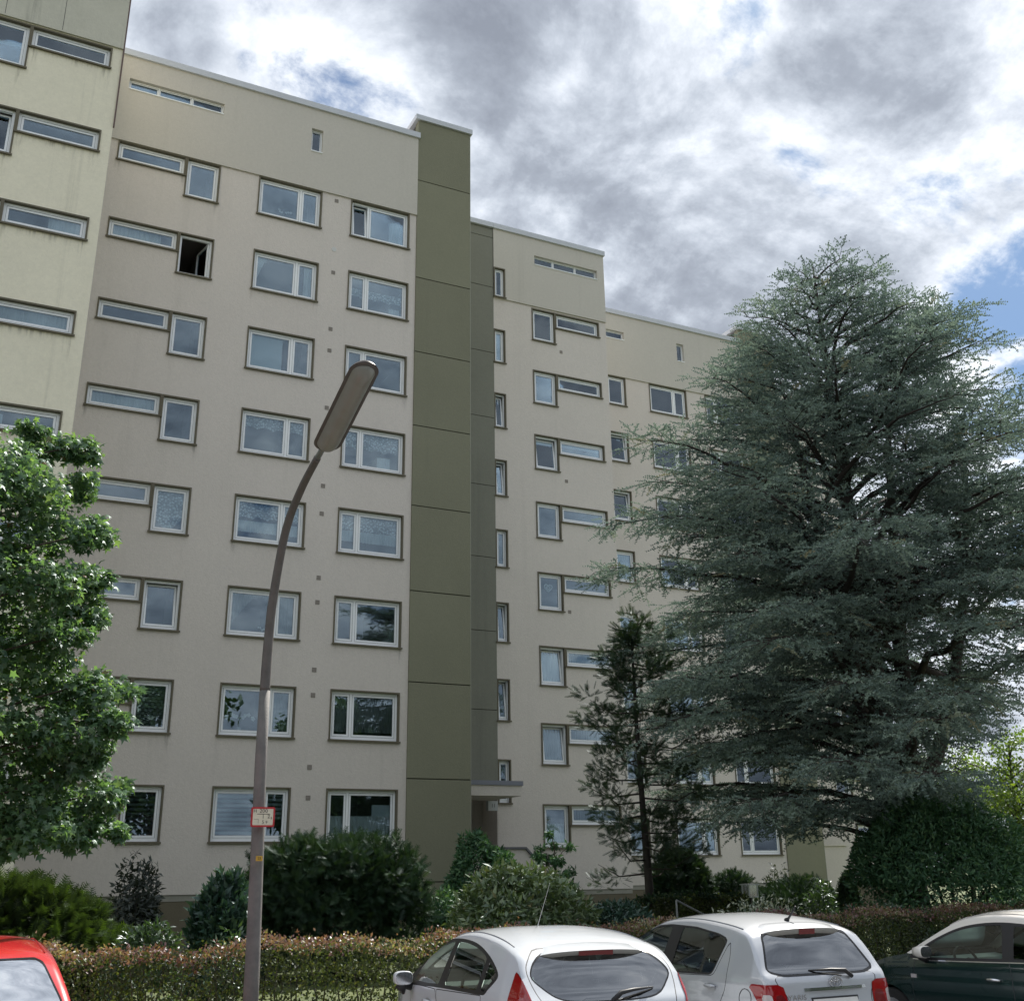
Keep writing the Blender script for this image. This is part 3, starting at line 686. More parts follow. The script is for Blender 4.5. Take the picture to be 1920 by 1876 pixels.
# plate
pl = thing('hydrant_sign', 'small cream hydrant plate with red border on the lamp post', 'sign', (3.385, 12.93, 2.58))
pl.rotation_euler.z = R(-9)
def rrect(w, h, r, y0, y1, n=5):
    pts = []
    for cx, cz, a0 in ((w / 2 - r, h / 2 - r, 0), (-w / 2 + r, h / 2 - r, 90), (-w / 2 + r, -h / 2 + r, 180), (w / 2 - r, -h / 2 + r, 270)):
        for k in range(n + 1): a = R(a0 + 90 * k / n); pts.append((cx + r * math.cos(a), cz + r * math.sin(a)))
    m = len(pts)
    return MB().add([(x, y0, z) for x, z in pts] + [(x, y1, z) for x, z in pts], [tuple(range(m - 1, -1, -1)), tuple(range(m, 2 * m))] + [(i, (i + 1) % m, (i + 1) % m + m, i + m) for i in range(m)])
part('border', rrect(0.262, 0.212, 0.02, -0.006, 0.0), mat('sign_red', (0.42, 0.022, 0.03), 0.45), pl)
face = part('plate', rrect(0.222, 0.172, 0.008, -0.009, -0.0062), mat('sign_cream', (0.66, 0.63, 0.50), 0.45, var=0.12, vscale=20), pl)
part('clamp', MB().tube([(0, 0.085, -0.03), (0, 0.085, 0.03)], 0.083, 16), M_lampost, pl)
lettering('H', 0.052, M_ink, face, (-0.088, -0.0098, 0.063)); lettering('200', 0.056, M_ink, face, (0.005, -0.0098, 0.063), sx=1.1)
bars = MB().box((-0.066, -0.0098, 0.028), (0.078, -0.0092, 0.034)).box((0.0, -0.0098, -0.016), (0.0055, -0.0092, 0.028)).box((-0.1, -0.0098, -0.026), (-0.05, -0.0092, -0.023)).box((-0.05, -0.0098, -0.066), (-0.047, -0.0092, -0.023))
part('marks', bars, M_ink, face)
lettering('2', 0.056, M_ink, face, (0.064, -0.0098, 0.004)); lettering('8', 0.034, M_ink, face, (0.093, -0.0098, -0.013))
lettering('5', 0.052, M_ink, face, (0.004, -0.0098, -0.055)); lettering('9', 0.046, M_ink, face, (0.042, -0.0098, -0.058))
st = part('number_sticker', rrect(0.075, 0.052, 0.004, 12.925, 12.929), mat('sticker_yellow', (0.55, 0.33, 0.04), 0.6, var=0.2, vscale=30), lamp)
st.location = (3.372, 0.0, 2.145)
lettering('23', 0.038, M_ink, st, (0, 12.9242, 0))

# ------------------------------------------------------------------ plants
L_yew = leafmat('leaf_yew', [(0, (0.012, 0.028, 0.016)), (0.6, (0.025, 0.052, 0.026)), (1, (0.055, 0.09, 0.04))], 0.15, 0.02, 0.5)
L_holly = leafmat('leaf_holly', [(0, (0.03, 0.075, 0.042)), (0.6, (0.065, 0.145, 0.07)), (1, (0.125, 0.215, 0.09))], 0.18, 0.025, 0.45)
L_laurel = leafmat('leaf_laurel', [(0, (0.018, 0.046, 0.034)), (0.6, (0.036, 0.080, 0.056)), (1, (0.07, 0.12, 0.08))], 0.15, 0.045, 0.4)
L_juni = leafmat('leaf_juniper', [(0, (0.026, 0.036, 0.020)), (0.55, (0.04, 0.068, 0.022)), (1, (0.075, 0.13, 0.022))], 0.25, 0.03, 0.5)
L_rhodo = leafmat('leaf_rhododendron', [(0, (0.06, 0.10, 0.048)), (0.55, (0.12, 0.175, 0.08)), (0.9, (0.19, 0.24, 0.105)), (1, (0.22, 0.2, 0.1))], 0.2, 0.06, 0.42)
L_dull = leafmat('leaf_dull', [(0, (0.030, 0.036, 0.032)), (0.6, (0.05, 0.062, 0.05)), (1, (0.075, 0.085, 0.07))], 0.2, 0.03, 0.45)
L_mid = leafmat('leaf_mid_green', [(0, (0.022, 0.045, 0.022)), (0.6, (0.04, 0.078, 0.03)), (1, (0.075, 0.125, 0.04))], 0.3, 0.07, 0.4)
L_gum = leafmat('leaf_sweetgum', [(0, (0.06, 0.125, 0.08)), (0.5, (0.115, 0.205, 0.11)), (0.95, (0.20, 0.30, 0.11)), (1, (0.25, 0.15, 0.07))], 0.5, 0.04, 0.42)
L_beech = leafmat('leaf_hedge_side', [(0, (0.040, 0.042, 0.024)), (0.45, (0.062, 0.078, 0.030)), (0.8, (0.10, 0.14, 0.035)), (1, (0.19, 0.19, 0.06))], 0.34, 0.025, 0.5)
L_beecht = leafmat('leaf_hedge_top', [(0, (0.13, 0.06, 0.062)), (0.40, (0.22, 0.115, 0.10)), (0.66, (0.27, 0.18, 0.12)), (0.80, (0.20, 0.24, 0.07)), (1, (0.38, 0.32, 0.24))], 0.3, 0.05, 0.4)
L_varieg = leafmat('leaf_variegated', [(0, (0.05, 0.075, 0.04)), (0.4, (0.08, 0.12, 0.06)), (0.55, (0.45, 0.47, 0.36)), (1, (0.62, 0.64, 0.54))], 0.25, 0.08, 0.4)
L_cedar = leafmat('needle_cedar', [(0, (0.09, 0.125, 0.115)), (0.45, (0.175, 0.24, 0.21)), (0.9, (0.33, 0.41, 0.33)), (1, (0.28, 0.27, 0.17))], 0.22, 0.02, 0.5, (1.0, 1.05, 0.95))
L_cyp = leafmat('leaf_cypress', [(0, (0.018, 0.036, 0.022)), (0.6, (0.036, 0.066, 0.032)), (1, (0.075, 0.105, 0.045))], 0.15, 0.04, 0.5)
L_lime = leafmat('leaf_yellow_green', [(0, (0.06, 0.10, 0.02)), (0.6, (0.12, 0.19, 0.03)), (1, (0.22, 0.27, 0.05))], 0.45, 0.06, 0.4)
L_back = leafmat('leaf_street_tree', [(0, (0.04, 0.08, 0.03)), (1, (0.08, 0.14, 0.05))], 0.3, 0.05, 0.5)

def lumpf(seed, k=5, f=3.0):
    r = np.random.default_rng(seed); A = r.normal(size=(k, 3)) * f; ph = r.uniform(0, 6.28, k)
    return lambda d: np.mean(np.sin(d @ A.T + ph), axis=1) * 1.6

def dome(n, c, rad, seed, lump=0.16, f=3.2, shell=0.32, zmin=-0.15, power=2.0):
    """points filling the outer shell of an uneven rounded bush; returns positions and outward directions"""
    d = rdir(int(n * 1.9)); d = d[d[:, 2] > zmin][:n]
    q = np.abs(d) ** power; k = 1 / np.maximum((q.sum(1)) ** (1 / power), 1e-6)
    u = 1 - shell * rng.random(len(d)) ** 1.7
    L = lumpf(seed, 6, f)(d); L2 = lumpf(seed + 77, 6, f * 2.6)(d)
    r = u * k * (1 + lump * L + lump * 0.5 * L2)
    return np.array(c) + d * r[:, None] * np.array(rad), nrm(d / np.array(rad)), u

def stems(name, base, tips, r0, parent, material=M_barkd, n=6):
    b = MB()
    for t in tips:
        t = Vector(t); a = Vector(base) + Vector((random.uniform(-1, 1), random.uniform(-1, 1), 0)) * r0 * 1.5
        mid = (a + t) / 2 + Vector((random.uniform(-.1, .1), random.uniform(-.1, .1), 0.1)) * (t - a).length
        b.tube([a, mid, t], [r0, r0 * 0.7, r0 * 0.3], n)
    return part(name, b, material, parent, True)

def bush(name, label, cat, c, rad, n, tmpl, size, lm, seed, lump=0.16, f=3.2, shell=0.32, up=0.35, jit=0.9, power=2.0, group=None, zmin=-0.2, tipup=0.0):
    cx, cy = c; base = (cx, cy, 0.1)
    t = thing(name, label, cat, base, group)
    zc = rad[2] * 0.45
    P, N, u = dome(n, (0, 0, zc), (rad[0], rad[1], rad[2] - zc), seed, lump, f, shell, zmin * 1.0, power)
    # the skirt of the crown reaches down to the ground
    low = P[:, 2] < zc
    P[low, 2] = zc + (P[low, 2] - zc) * (zc / max(1e-3, (rad[2] - zc) * -zmin) if zmin < 0 else 1) * 0.95
    P[:, 2] = np.maximum(P[:, 2], 0.03)
    m = len(P); X = nrm(N * 0.55 + rng.normal(size=(m, 3)) * jit * 0.6 + np.array((0, 0, tipup)))
    Nn = nrm(N * 0.6 + np.array((0, 0, up)) + rng.normal(size=(m, 3)) * 0.45)
    V, F = stamp(*tmpl, P, X, Nn, size * rng.uniform(0.65, 1.25, m))
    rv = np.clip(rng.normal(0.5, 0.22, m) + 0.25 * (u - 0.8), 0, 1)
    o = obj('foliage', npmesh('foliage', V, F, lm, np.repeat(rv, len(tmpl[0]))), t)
    k = 7
    tips = [(rad[0] * 0.75 * math.cos(a), rad[1] * 0.75 * math.sin(a), rad[2] * random.uniform(0.5, 0.85)) for a in np.linspace(0, 6.28, k, endpoint=False)]
    stems('stem', (0, 0, 0), tips + [(0, 0, rad[2] * 0.8)], max(0.012, 0.02 * rad[0]), t)
    return t
def pbush(name, label, cat, px0, px1, pyt, y, n, tmpl, size, lm, seed, dep=0.8, **kw):
    a, b = at(px0, 1650, y), at(px1, 1650, y); top = at((px0 + px1) / 2, pyt, y)
    rx = (b.x - a.x) / 2; lump = kw.get('lump', 0.16)
    return bush(name, label, cat, (top.x, y), (rx * 0.95, rx * dep, (top.z - 0.1) * (1 - lump * 0.25)), n, tmpl, size, lm, seed, **kw)

pbush('juniper', 'low spreading bright-topped juniper behind the red car', 'shrub', -130, 245, 1668, 18.5, 8000, T_YEW, 0.28, L_juni, 11, lump=0.22, f=3.5, shell=0.5, jit=0.5, up=1.0, tipup=-.05, power=1.8)
pbush('broadleaf_shrub', 'tall narrow shrub at the far left picture edge below the star-leaved tree', 'shrub', -110, 28, 1572, 21, 5000, T_LANCE, 0.12, L_dull, 12)
pbush('grey_shrub', 'small grey-green shrub against the beige wall behind the juniper', 'shrub', 216, 318, 1612, 25, 2300, T_LANCE, 0.15, L_dull, 13, lump=0.28, shell=0.7, jit=1.1)
pbush('laurel', 'dark upright laurel just left of the lamp post', 'shrub', 372, 478, 1638, 20, 3600, T_LANCE, 0.19, L_laurel, 14, lump=0.3, f=3.6, jit=0.8, tipup=0.6, power=2.6)
pbush('yew', 'wide dark yew mass under the ground-floor windows beside the lamp post', 'shrub', 468, 790, 1578, 23, 13000, T_YEW, 0.26, L_yew, 15, lump=0.20, f=4.2, power=4.0, shell=0.5)
pbush('green_shrub', 'low fresh-green shrub between juniper and hedge', 'shrub', 212, 352, 1726, 16.0, 2600, T_LANCE, 0.10, L_mid, 16, lump=0.2)
pbush('leafy_shrub', 'small light leafy shrub peeping over the hedge left of the lamp post', 'shrub', 392, 470, 1733, 15.2, 700, T_LANCE, 0.10, L_mid, 17, lump=0.3, shell=0.8)
pbush('entrance_shrub', 'dense dark green bush left of the entrance canopy', 'shrub', 836, 950, 1548, 28, 5200, T_LANCE, 0.16, L_holly, 18, lump=0.2)
pbush('entrance_shrub', 'smaller dark bush directly in front of the entrance steps', 'shrub', 912, 978, 1590, 27, 2400, T_LANCE, 0.14, L_holly, 19, lump=0.2)
pbush('rhododendron', 'large domed rhododendron behind the white hatchback', 'shrub', 848, 1098, 1616, 19, 7500, T_LANCE, 0.165, L_rhodo, 20, lump=0.13, f=5, up=0.8, jit=0.9, shell=0.35)
pbush('feathery_shrub', 'feathery dark shrub in front of the olive pilaster foot', 'shrub', 792, 868, 1664, 22, 2400, T_LANCE, 0.12, L_holly, 21, lump=0.25, shell=0.6)
pbush('laurel', 'low glossy laurel between the rhododendron and the silver car', 'shrub', 1088, 1226, 1684, 19, 3800, T_LANCE, 0.13, L_laurel, 22, lump=0.12)
pbush('yew', 'rounded near-black clipped yew right of the slim cypress trunk', 'shrub', 1222, 1328, 1594, 27, 5000, T_YEW, 0.24, L_yew, 23, lump=0.10)
pbush('box_shrub', 'low rounded green bush left of the garden lantern', 'shrub', 1326, 1412, 1634, 29, 3400, T_YEW, 0.2, L_yew, 24, lump=0.15)
pbush('variegated_shrub', 'white-flecked variegated shrub behind the silver car roof', 'shrub', 1352, 1496, 1676, 17.5, 2600, T_LANCE, 0.10, L_varieg, 25, lump=0.25, shell=0.6)
pbush('twiggy_shrub', 'thin twiggy shrub below the corner window behind the lantern', 'shrub', 1428, 1484, 1622, 30, 900, T_LANCE, 0.16, L_dull, 26, lump=0.3, shell=0.8)
pbush('dark_shrub', 'low dark shrub row below the far olive pilaster', 'shrub', 1405, 1560, 1652, 27, 5000, T_YEW, 0.2, L_yew, 27, lump=0.16, power=2.6)
pbush('twiggy_shrub', 'pale leafy shrub in front of the far pilaster foot', 'shrub', 1505, 1560, 1648, 25, 900, T_LANCE, 0.15, L_mid, 28, lump=0.3, shell=0.8)
pbush('dwarf_conifer', 'small pointed conifer between far pilaster and big holly', 'shrub', 1566, 1606, 1626, 26, 2600, T_SPRAY, 0.14, L_cyp, 29, lump=0.08, power=1.3)
pbush('holly', 'huge dense dark holly bush below the cedar at the right', 'shrub', 1604, 1888, 1470, 17.7, 40000, T_LANCE, 0.12, L_holly, 30, lump=0.16, f=3.6, power=2.0, shell=0.4, dep=0.68)
pbush('privet', 'untrimmed green privet growing out of the hedge beside the dark car', 'shrub', 1585, 1745, 1694, 16.2, 5200, T_LANCE, 0.075, L_mid, 31, lump=0.14, power=2.6)
pbush('edge_shrub', 'dim shrub strip right of the big holly at the picture edge', 'shrub', 1850, 2010, 1655, 22, 3800, T_LANCE, 0.14, L_holly, 32, lump=0.18)

# --- clipped hedges
def hedge(name, label, path, h, th, n, ntop, seed, side_m, top_m, size=0.055, hv=None):
    t = thing(name, label, 'hedge', (path[0][0], path[0][1], 0.0)); o0 = np.array((path[0][0], path[0][1], 0.0))
    pts = np.array(path, float); seg = np.linalg.norm(np.diff(pts, axis=0), axis=1); cum = np.concatenate([[0], np.cumsum(seg)])
    def along(s):
        k = np.clip(np.searchsorted(cum, s, side='right') - 1, 0, len(seg) - 1); f = (s - cum[k]) / seg[k]
        P = pts[k] + (pts[k + 1] - pts[k]) * f[:, None]; T = nrm(pts[k + 1] - pts[k]); return P, np.stack([T[:, 1], -T[:, 0]], 1)
    r = np.random.default_rng(seed)
    def lum(s, z): return 0.04 * np.sin(s * 2.3 + 1.7 * z + seed) + 0.03 * np.sin(s * 5.1 - 3 * z) + 0.02 * np.sin(s * 11 + 7 * z)
    def put(s, off, z, name_, lm, out, sz, rv):
        P, Nn = along(s); m = len(s)
        pos = np.concatenate([P + Nn * off[:, None], z[:, None]], 1) - o0
        N3 = np.concatenate([Nn * out[:, None], np.zeros((m, 1))], 1)
        X = nrm(N3 * 0.4 + r.normal(size=(m, 3)) * 0.7 + np.array((0, 0, 0.25))); NN = nrm(N3 * 0.7 + r.normal(size=(m, 3)) * 0.6 + np.array((0, 0, 0.4)))
        V, F = stamp(*T_DIA, pos, X, NN, sz * r.uniform(0.6, 1.3, m))
        obj(name_, npmesh(name_, V, F, lm, np.repeat(rv, 4)), t)
    s = r.uniform(0, cum[-1], n); z = 0.12 + (h - 0.12) * r.random(n) ** 0.85
    sgn = np.where(r.random(n) < 0.68, 1.0, -1.0)
    off = sgn * (th / 2 + lum(s, z)) * (1 - 0.5 * r.random(n) ** 2.2)
    clump = 0.5 + 0.5 * np.sin(s * 1.9 + 0.8) * np.sin(s * 0.7 + z * 3 + 2)
    rv = np.clip(r.normal(0.42, 0.2, n) + 0.35 * (clump - 0.5), 0, 1)
    z = np.where(r.random(n) < 0.012, h + r.uniform(-0.02, 0.10, n), z); thin = r.random(n) < 0.8 + 0.2 * np.clip((z - 0.1) / (h * 0.7), 0, 1)
    put(s[thin], off[thin], z[thin], 'foliage', side_m, sgn[thin], size, rv[thin])
    s = r.uniform(0, cum[-1], ntop); off = r.uniform(-1, 1, ntop) * (th / 2 + 0.02); z = h + lum(s, 0 * s) * 1.3 + r.normal(0, 0.03, ntop) + np.where(r.random(ntop) < 0.03, r.uniform(0.02, 0.10, ntop), 0) - 0.06 * (np.abs(off) / (th / 2)) ** 4
    patch = np.sin(s * 0.9 + 1) * np.sin(s * 2.3)
    put(s, off, z, 'top_growth', top_m, 0 * s, size, np.clip(r.normal(0.42, 0.25, ntop) + 0.28 * patch, 0, 1))
    b = MB(); m = int(cum[-1] / 0.16); ss = np.linspace(0.02, cum[-1] - 0.02, m); P, Nn = along(ss)
    for (x, y), nn in zip(P, Nn):
        q = random.uniform(-.12, .12); x0, y0 = x + nn[0] * q - o0[0], y + nn[1] * q - o0[1]
        b.tube([(x0, y0, 0.05), (x0 + random.uniform(-.08, .08), y0 + random.uniform(-.08, .08), h * 0.5), (x0 + random.uniform(-.12, .12), y0 + random.uniform(-.12, .12), h * 0.93)], [0.014, 0.010, 0.004], 4)
    part('stem', b, M_bark, t)
    return t
hedge('front_hedge', 'long clipped hedge with purple-brown top running behind the parked cars', [(-9, 13.75), (3, 13.75), (6.5, 14.0), (9.5, 14.5), (13.2, 15.3), (17, 16.0), (26, 17.8)], 1.20, 0.72, 110000, 34000, 3, L_beech, L_beecht, 0.048)
hp = [(at(1205, 1700, 23).x, 23.0), (at(1330, 1700, 23).x, 23.2), (at(1400, 1700, 23).x, 23.4)]
hedge('back_hedge', 'short dark clipped hedge beside the garden handrail', hp, at(1300, 1682, 23).z, 0.8, 9000, 2600, 5, L_beech, L_yew, 0.075)

# --- sweetgum at the left
def sweetgum():
    y0 = 17.0; t = thing('sweetgum_tree', 'bright green star-leaved tree at the left picture edge', 'tree', (-1.9, y0, 0.1)); o0 = Vector((-1.9, y0, 0.1))
    cl = [(20, 900, 55, 0), (70, 850, 30, .2), (110, 835, 34, .1), (145, 838, 26, .0), (48, 800, 14, 0), (60, 930, 60, -.3), (150, 905, 30, .2), (100, 985, 55, .2), (165, 1000, 34, -.2), (188, 1003, 16, 0), (15, 1040, 80, 0), (95, 1090, 55, -.4),
          (165, 1080, 34, .1), (180, 1155, 24, 0), (150, 1120, 36, .2), (60, 1170, 70, .1), (115, 1190, 40, -.2), (20, 1250, 80, .2), (95, 1275, 45, .3), (165, 1280, 34, .0), (205, 1290, 30, .1), (195, 1340, 34, -.1), (130, 1330, 40, .3), (50, 1370, 75, 0),
          (120, 1380, 45, -.2), (205, 1355, 20, -.3), (80, 1450, 70, .2), (150, 1440, 40, 0), (30, 1520, 70, 0), (190, 1485, 36, .1), (215, 1500, 22, -.1), (140, 1530, 50, .3), (60, 1565, 40, -.2), (215, 1552, 20, .1), (120, 1570, 28, .2), (150, 1570, 26, 0), (0, 1580, 40, 0), (168, 1410, 20, 0)]
    P = []; cent = []
    for px, py, rp, dy in cl:
        c = at(px, py, y0 + dy * 2); r = rp / FPX * (c - Vector((0, 0, EYE))).length; cent.append((c - o0, r))
    # the crown goes on outside the picture, left and behind
    for i in range(46):
        a = rng.uniform(0, 6.28); h = rng.uniform(2.8, 7.6); rr = (2.9 - 0.18 * abs(h - 4.5)) * math.sqrt(rng.uniform(0.15, 1))
        c = Vector((-1.9 + rr * math.cos(a), y0 + rr * math.sin(a), h))
        if c.x > 0.2: c.x = 0.2 - rng.uniform(0, .6)
        cent.append((c - o0, rng.uniform(0.5, 0.8)))
    for c, r in list(cent[:len(cl)]):
        for q in range(3):
            d = Vector(rdir(1)[0]); d.z = d.z * 0.7 + 0.1; cent.append((c + d * r * rng.uniform(0.9, 1.35), rng.uniform(0.1, 0.2)))
    for c, r in cent:
        n = int((390 if c.x > 1.2 else 90) * (r / 0.45) ** 2) + 22
        d = rdir(n); u = rng.random(n) ** 0.45; P.append(np.array(c) + d * (u * r * (1 + 0.35 * rng.random(n) ** 4))[:, None] * np.array((1.05, 1, 0.75)))
    P = np.concatenate(P); m = len(P)
    N = nrm(np.array((0.15, -0.35, 0.75)) + rng.normal(size=(m, 3)) * 0.45); X = nrm(np.array((0.2, -0.3, -0.75)) + rng.normal(size=(m, 3)) * 0.6)
    V, F = stamp(*T_STAR, P, X, N, 0.128 * rng.uniform(0.5, 1.25, m))
    obj('crown', npmesh('crown', V, F, L_gum, np.repeat(np.clip(rng.normal(.45, .2, m), 0, 1), len(T_STAR[0]))), t)
    b = MB().tube([(0, 0, -0.1), (0.05, 0, 2.5), (0, 0.1, 5), (0.05, 0, 8.2)], [0.17, 0.14, 0.09, 0.03], 12); part('trunk', b, M_bark, t, True)
    b = MB()
    for c, r in cent:
        if r < 0.205: continue
        hh = max(1.6, c.z - (c.xy.length) * 0.45); b.tube([(0.03, 0.03, hh), (c.x * 0.5, c.y * 0.5, (hh + c.z) / 2 + 0.15), c, c + Vector((c.x, c.y, 0.1)).normalized() * r * 0.7], [0.035, 0.022, 0.011, 0.003], 5)
    part('branch', b, M_bark, t, True)
sweetgum()

# --- the big blue-green cedar
def cedar():
    bx, by = 20.05, 20.0; t = thing('cedar_tree', 'huge blue-green cedar covering the right half of the facades', 'tree', (bx, by, 0.1)); t.scale = (1.11, 1.11, 1.035)
    Ht = 16.6; r = np.random.default_rng(21)
    lead = [([(0, 0, -0.1), (-0.1, 0, 2.0), (-0.15, 0.1, 4.5), (-0.1, 0.2, 8), (-0.35, 0.1, 12), (-0.55, 0, Ht)], [0.42, 0.36, 0.27, 0.19, 0.10, 0.015]),
            ([(-0.1, 0, 1.9), (-0.8, -0.2, 4.2), (-1.15, -0.2, 7.0), (-1.5, 0, 10.2), (-1.8, .2, 13.2)], [0.22, 0.19, 0.14, 0.09, 0.015]),
            ([(0.0, 0, 2.2), (0.65, 0.2, 4.4), (1.0, 0.3, 7.5), (1.25, .2, 11.0), (1.5, 0, 14.8)], [0.24, 0.20, 0.15, 0.09, 0.015]),
            ([(0.1, 0.1, 2.6), (1.3, -0.2, 4.6), (2.3, -0.3, 7.4), (3.2, -0.2, 10.4), (3.6, -.1, 12.2)], [0.18, 0.15, 0.11, 0.07, 0.015])]
    b = MB()
    for p, rr in lead: q = bez(p, 5); b.tube(q, list(np.interp(np.linspace(0, 1, len(q)), np.linspace(0, 1, len(rr)), rr)), 10)
    part('trunk', b, M_barkd, t, True)
    # crown envelope: radius by height
    eh = [1.6, 2.6, 4.0, 6.0, 7.1, 9.6, 10.8, 12.3, 13.8, 15.1, 16.3, 16.8]; er = [3.6, 5.2, 5.9, 6.2, 6.0, 5.5, 4.9, 4.1, 3.3, 2.2, 1.0, 0.4]
    limbs = MB(); twl = MB(); P = []; X = []; S = []; RV = []
    nl = 195
    for i in range(nl):
        h = 2.75 + (Ht - 2.75) * ((i + 0.5) / nl) ** 0.95
        az = i * 2.39996 + r.uniform(-.35, .35)
        L = float(np.interp(h, eh, er)) * r.uniform(0.72, 1.08)
        li = 0 if i % 2 == 0 else int(r.integers(0, 4)); ld = lead[li][0]
        zs = [q[2] for q in ld]
        hs = h - L * (0.16 if h < 9 else 0.42)
        if hs > zs[-1] - 0.2: li = 0; ld = lead[0][0]; zs = [q[2] for q in ld]
        hs = max(hs, max(1.3, zs[0] + 0.1))
        p0 = np.array([np.interp(hs, zs, [q[0] for q in ld]), np.interp(hs, zs, [q[1] for q in ld]), hs])
        dh = np.array([math.cos(az), math.sin(az), 0]); tip = dh * L - np.array([p0[0], p0[1], 0]) * 0.55
        Lh = float(np.linalg.norm(tip)); 
        dh = tip / max(Lh, 1e-6)
        if Lh < 0.25 or (h < 4.6 and (dh[0] > -0.15 or dh[1] < -0.85)) or (h < 7.5 and dh[1] < 0.1 and dh[0] > -0.15): continue
        if h < 7 and dh[1] < -0.3 and dh[0] > -0.3: Lh *= 0.66
        dh = dh; rise = (h - hs); droop = (0.06 * Lh if h < 4.5 else 0.20 * Lh if h < 8 else 0.10 * Lh) * r.uniform(0.5, 1.4)
        def lp(s): return p0 + dh * (Lh * s) + np.array([0, 0, 1.0]) * (rise * (1.9 * s - 0.9 * s * s) + droop * (0.6 * s - 1.1 * s ** 2.2))
        ks = np.linspace(0, 1, 9); pts = [lp(s) + r.normal(size=3) * 0.04 * Lh * 0.25 for s in ks]
        limbs.tube(pts, list(np.linspace(0.022 + 0.013 * Lh, 0.006, 9)), 6)
        s = 0.22
        side = 1
        while s < 1.0:
            q = lp(s); tg = lp(min(1, s + 0.03)) - lp(s - 0.03); tg /= np.linalg.norm(tg)
            lat = np.cross((0, 0, 1.0), tg); lat /= np.linalg.norm(lat)
            a = R(r.uniform(38, 68)); d = tg * math.cos(a) + lat * math.sin(a) * side + np.array([0, 0, r.uniform(-0.18, 0.22)])
            d /= np.linalg.norm(d)
            sl = (0.35 + 0.24 * Lh * (1 - 0.72 * s)) * r.uniform(0.7, 1.15)
            k = max(2, int(sl / 0.125))
            dr = r.uniform(0.05, 0.35) if h < 9 else r.uniform(-0.1, 0.12)
            e = q + d * sl + np.array([0, 0, -dr * sl])
            twl.tube([q, q + d * sl * 0.5 + np.array([0, 0, 0.04 * sl]), e], [0.010, 0.007, 0.003], 3, caps=False)
            for j in range(k):
                if s < 0.4 and r.random() < 0.5: continue
                f = (j + 0.7) / k; c = q + d * sl * f + np.array([0, 0, -dr * sl * f * f])
                lt = np.cross((0, 0, 1.0), d); sg = 1 if j % 2 else -1
                aa = R(r.uniform(20, 62)); x = d * math.cos(aa) + lt * math.sin(aa) * sg + np.array([0, 0, (r.uniform(-0.95, 0.15) if h < 11 else r.uniform(-0.35, 0.4)) - 0.3 * dr])
                P.append(c); X.append(x); S.append(r.uniform(0.34, 0.62) * (1.05 - 0.25 * f)); RV.append(r.normal(0.42, 0.17) + 0.22 * (s > 0.7))
            P.append(e); X.append(d + np.array([0, 0, -0.1])); S.append(r.uniform(0.3, 0.5)); RV.append(r.normal(0.5, 0.17))
            side = -side; s += 0.125 / max(Lh, 0.8) * r.uniform(0.8, 1.3) * (1.0 if Lh > 2 else 1.3)
        P.append(lp(0.97)); X.append(dh + np.array([0, 0, 0.15])); S.append(0.5); RV.append(0.6)
    part('limb', limbs, M_barkd, t, True); part('twig', twl, M_barkd, t)
    P = np.array(P); X = np.array(X); m = len(P)
    N = nrm(np.array((0, 0, 1.0)) + r.normal(size=(m, 3)) * 0.3)
    V, F = stamp(*T_TUFT, P, X, N, np.array(S))
    obj('crown', npmesh('crown', V, F, L_cedar, np.repeat(np.clip(RV, 0, 1), len(T_TUFT[0]))), t)
    print('cedar sprigs', m, 'tris', len(F))
cedar()

# --- slim dark cypress in front of the right-hand facade
def cypress():
    by = 23.5; b0 = at(1217, 1680, by); t = thing('cypress_tree', 'slim dark open-branched cypress between the entrance and the cedar', 'tree', (b0.x, by, 0.1)); r = np.random.default_rng(4)
    top = at(1205, 1165, by).z - 0.1
    part('trunk', MB().tube(bez([(0.05, 0, -0.1), (0, 0, 2), (-0.08, 0, 4.5), (-0.12, 0, top)], 4), list(np.linspace(0.13, 0.02, 13)), 9), M_barkd, t, True)
    b = MB(); P = []; NX = []
    n = 62
    for i in range(n):
        h = 1.7 + (top - 1.6) * (i / n); az = i * 2.4 + r.uniform(-.5, .5)
        L = np.interp(h / top, [0.15, 0.35, 0.6, 0.85, 1.0], [1.2, 1.75, 1.7, 1.05, 0.25]) * r.uniform(0.6, 1.1)
        d = np.array([math.cos(az), math.sin(az), r.uniform(-0.1, 0.25)])
        p0 = np.array([-0.06, 0, h]); p1 = p0 + d * L * 0.55 + (0, 0, -0.08 * L); p2 = p0 + d * L + (0, 0, 0.1 * L)
        b.tube([p0, p1, p2], [0.025, 0.016, 0.006], 5)
        for s in (0.5, 0.68, 0.84, 1.0):
            if r.random() < 0.27: continue
            c = p0 + (p1 - p0) * (s / 0.55) if s < 0.55 else p1 + (p2 - p1) * ((s - 0.55) / 0.45)
            c = c + r.normal(size=3) * 0.12; k = int(r.integers(22, 44)); q = rdir(k) * r.uniform(0.3, 1, k)[:, None] * np.array((0.28, 0.28, 0.17)) * r.uniform(0.7, 1.2)
            P.append(c + q); NX.append(q + d * 0.12 + np.array((0, 0, 0.05)))
    part('branch', b, M_barkd, t, True)
    P = np.concatenate(P); X = np.concatenate(NX); m = len(P)
    V, F = stamp(*T_YEW, P, X + r.normal(size=(m, 3)) * 0.08, nrm(np.array((0, 0, 1.0)) + r.normal(size=(m, 3)) * 0.6), 0.225 * r.uniform(0.7, 1.2, m))
    obj('crown', npmesh('crown', V, F, L_cyp, np.repeat(np.clip(r.normal(.45, .22, m), 0, 1), len(T_YEW[0]))), t)
cypress()

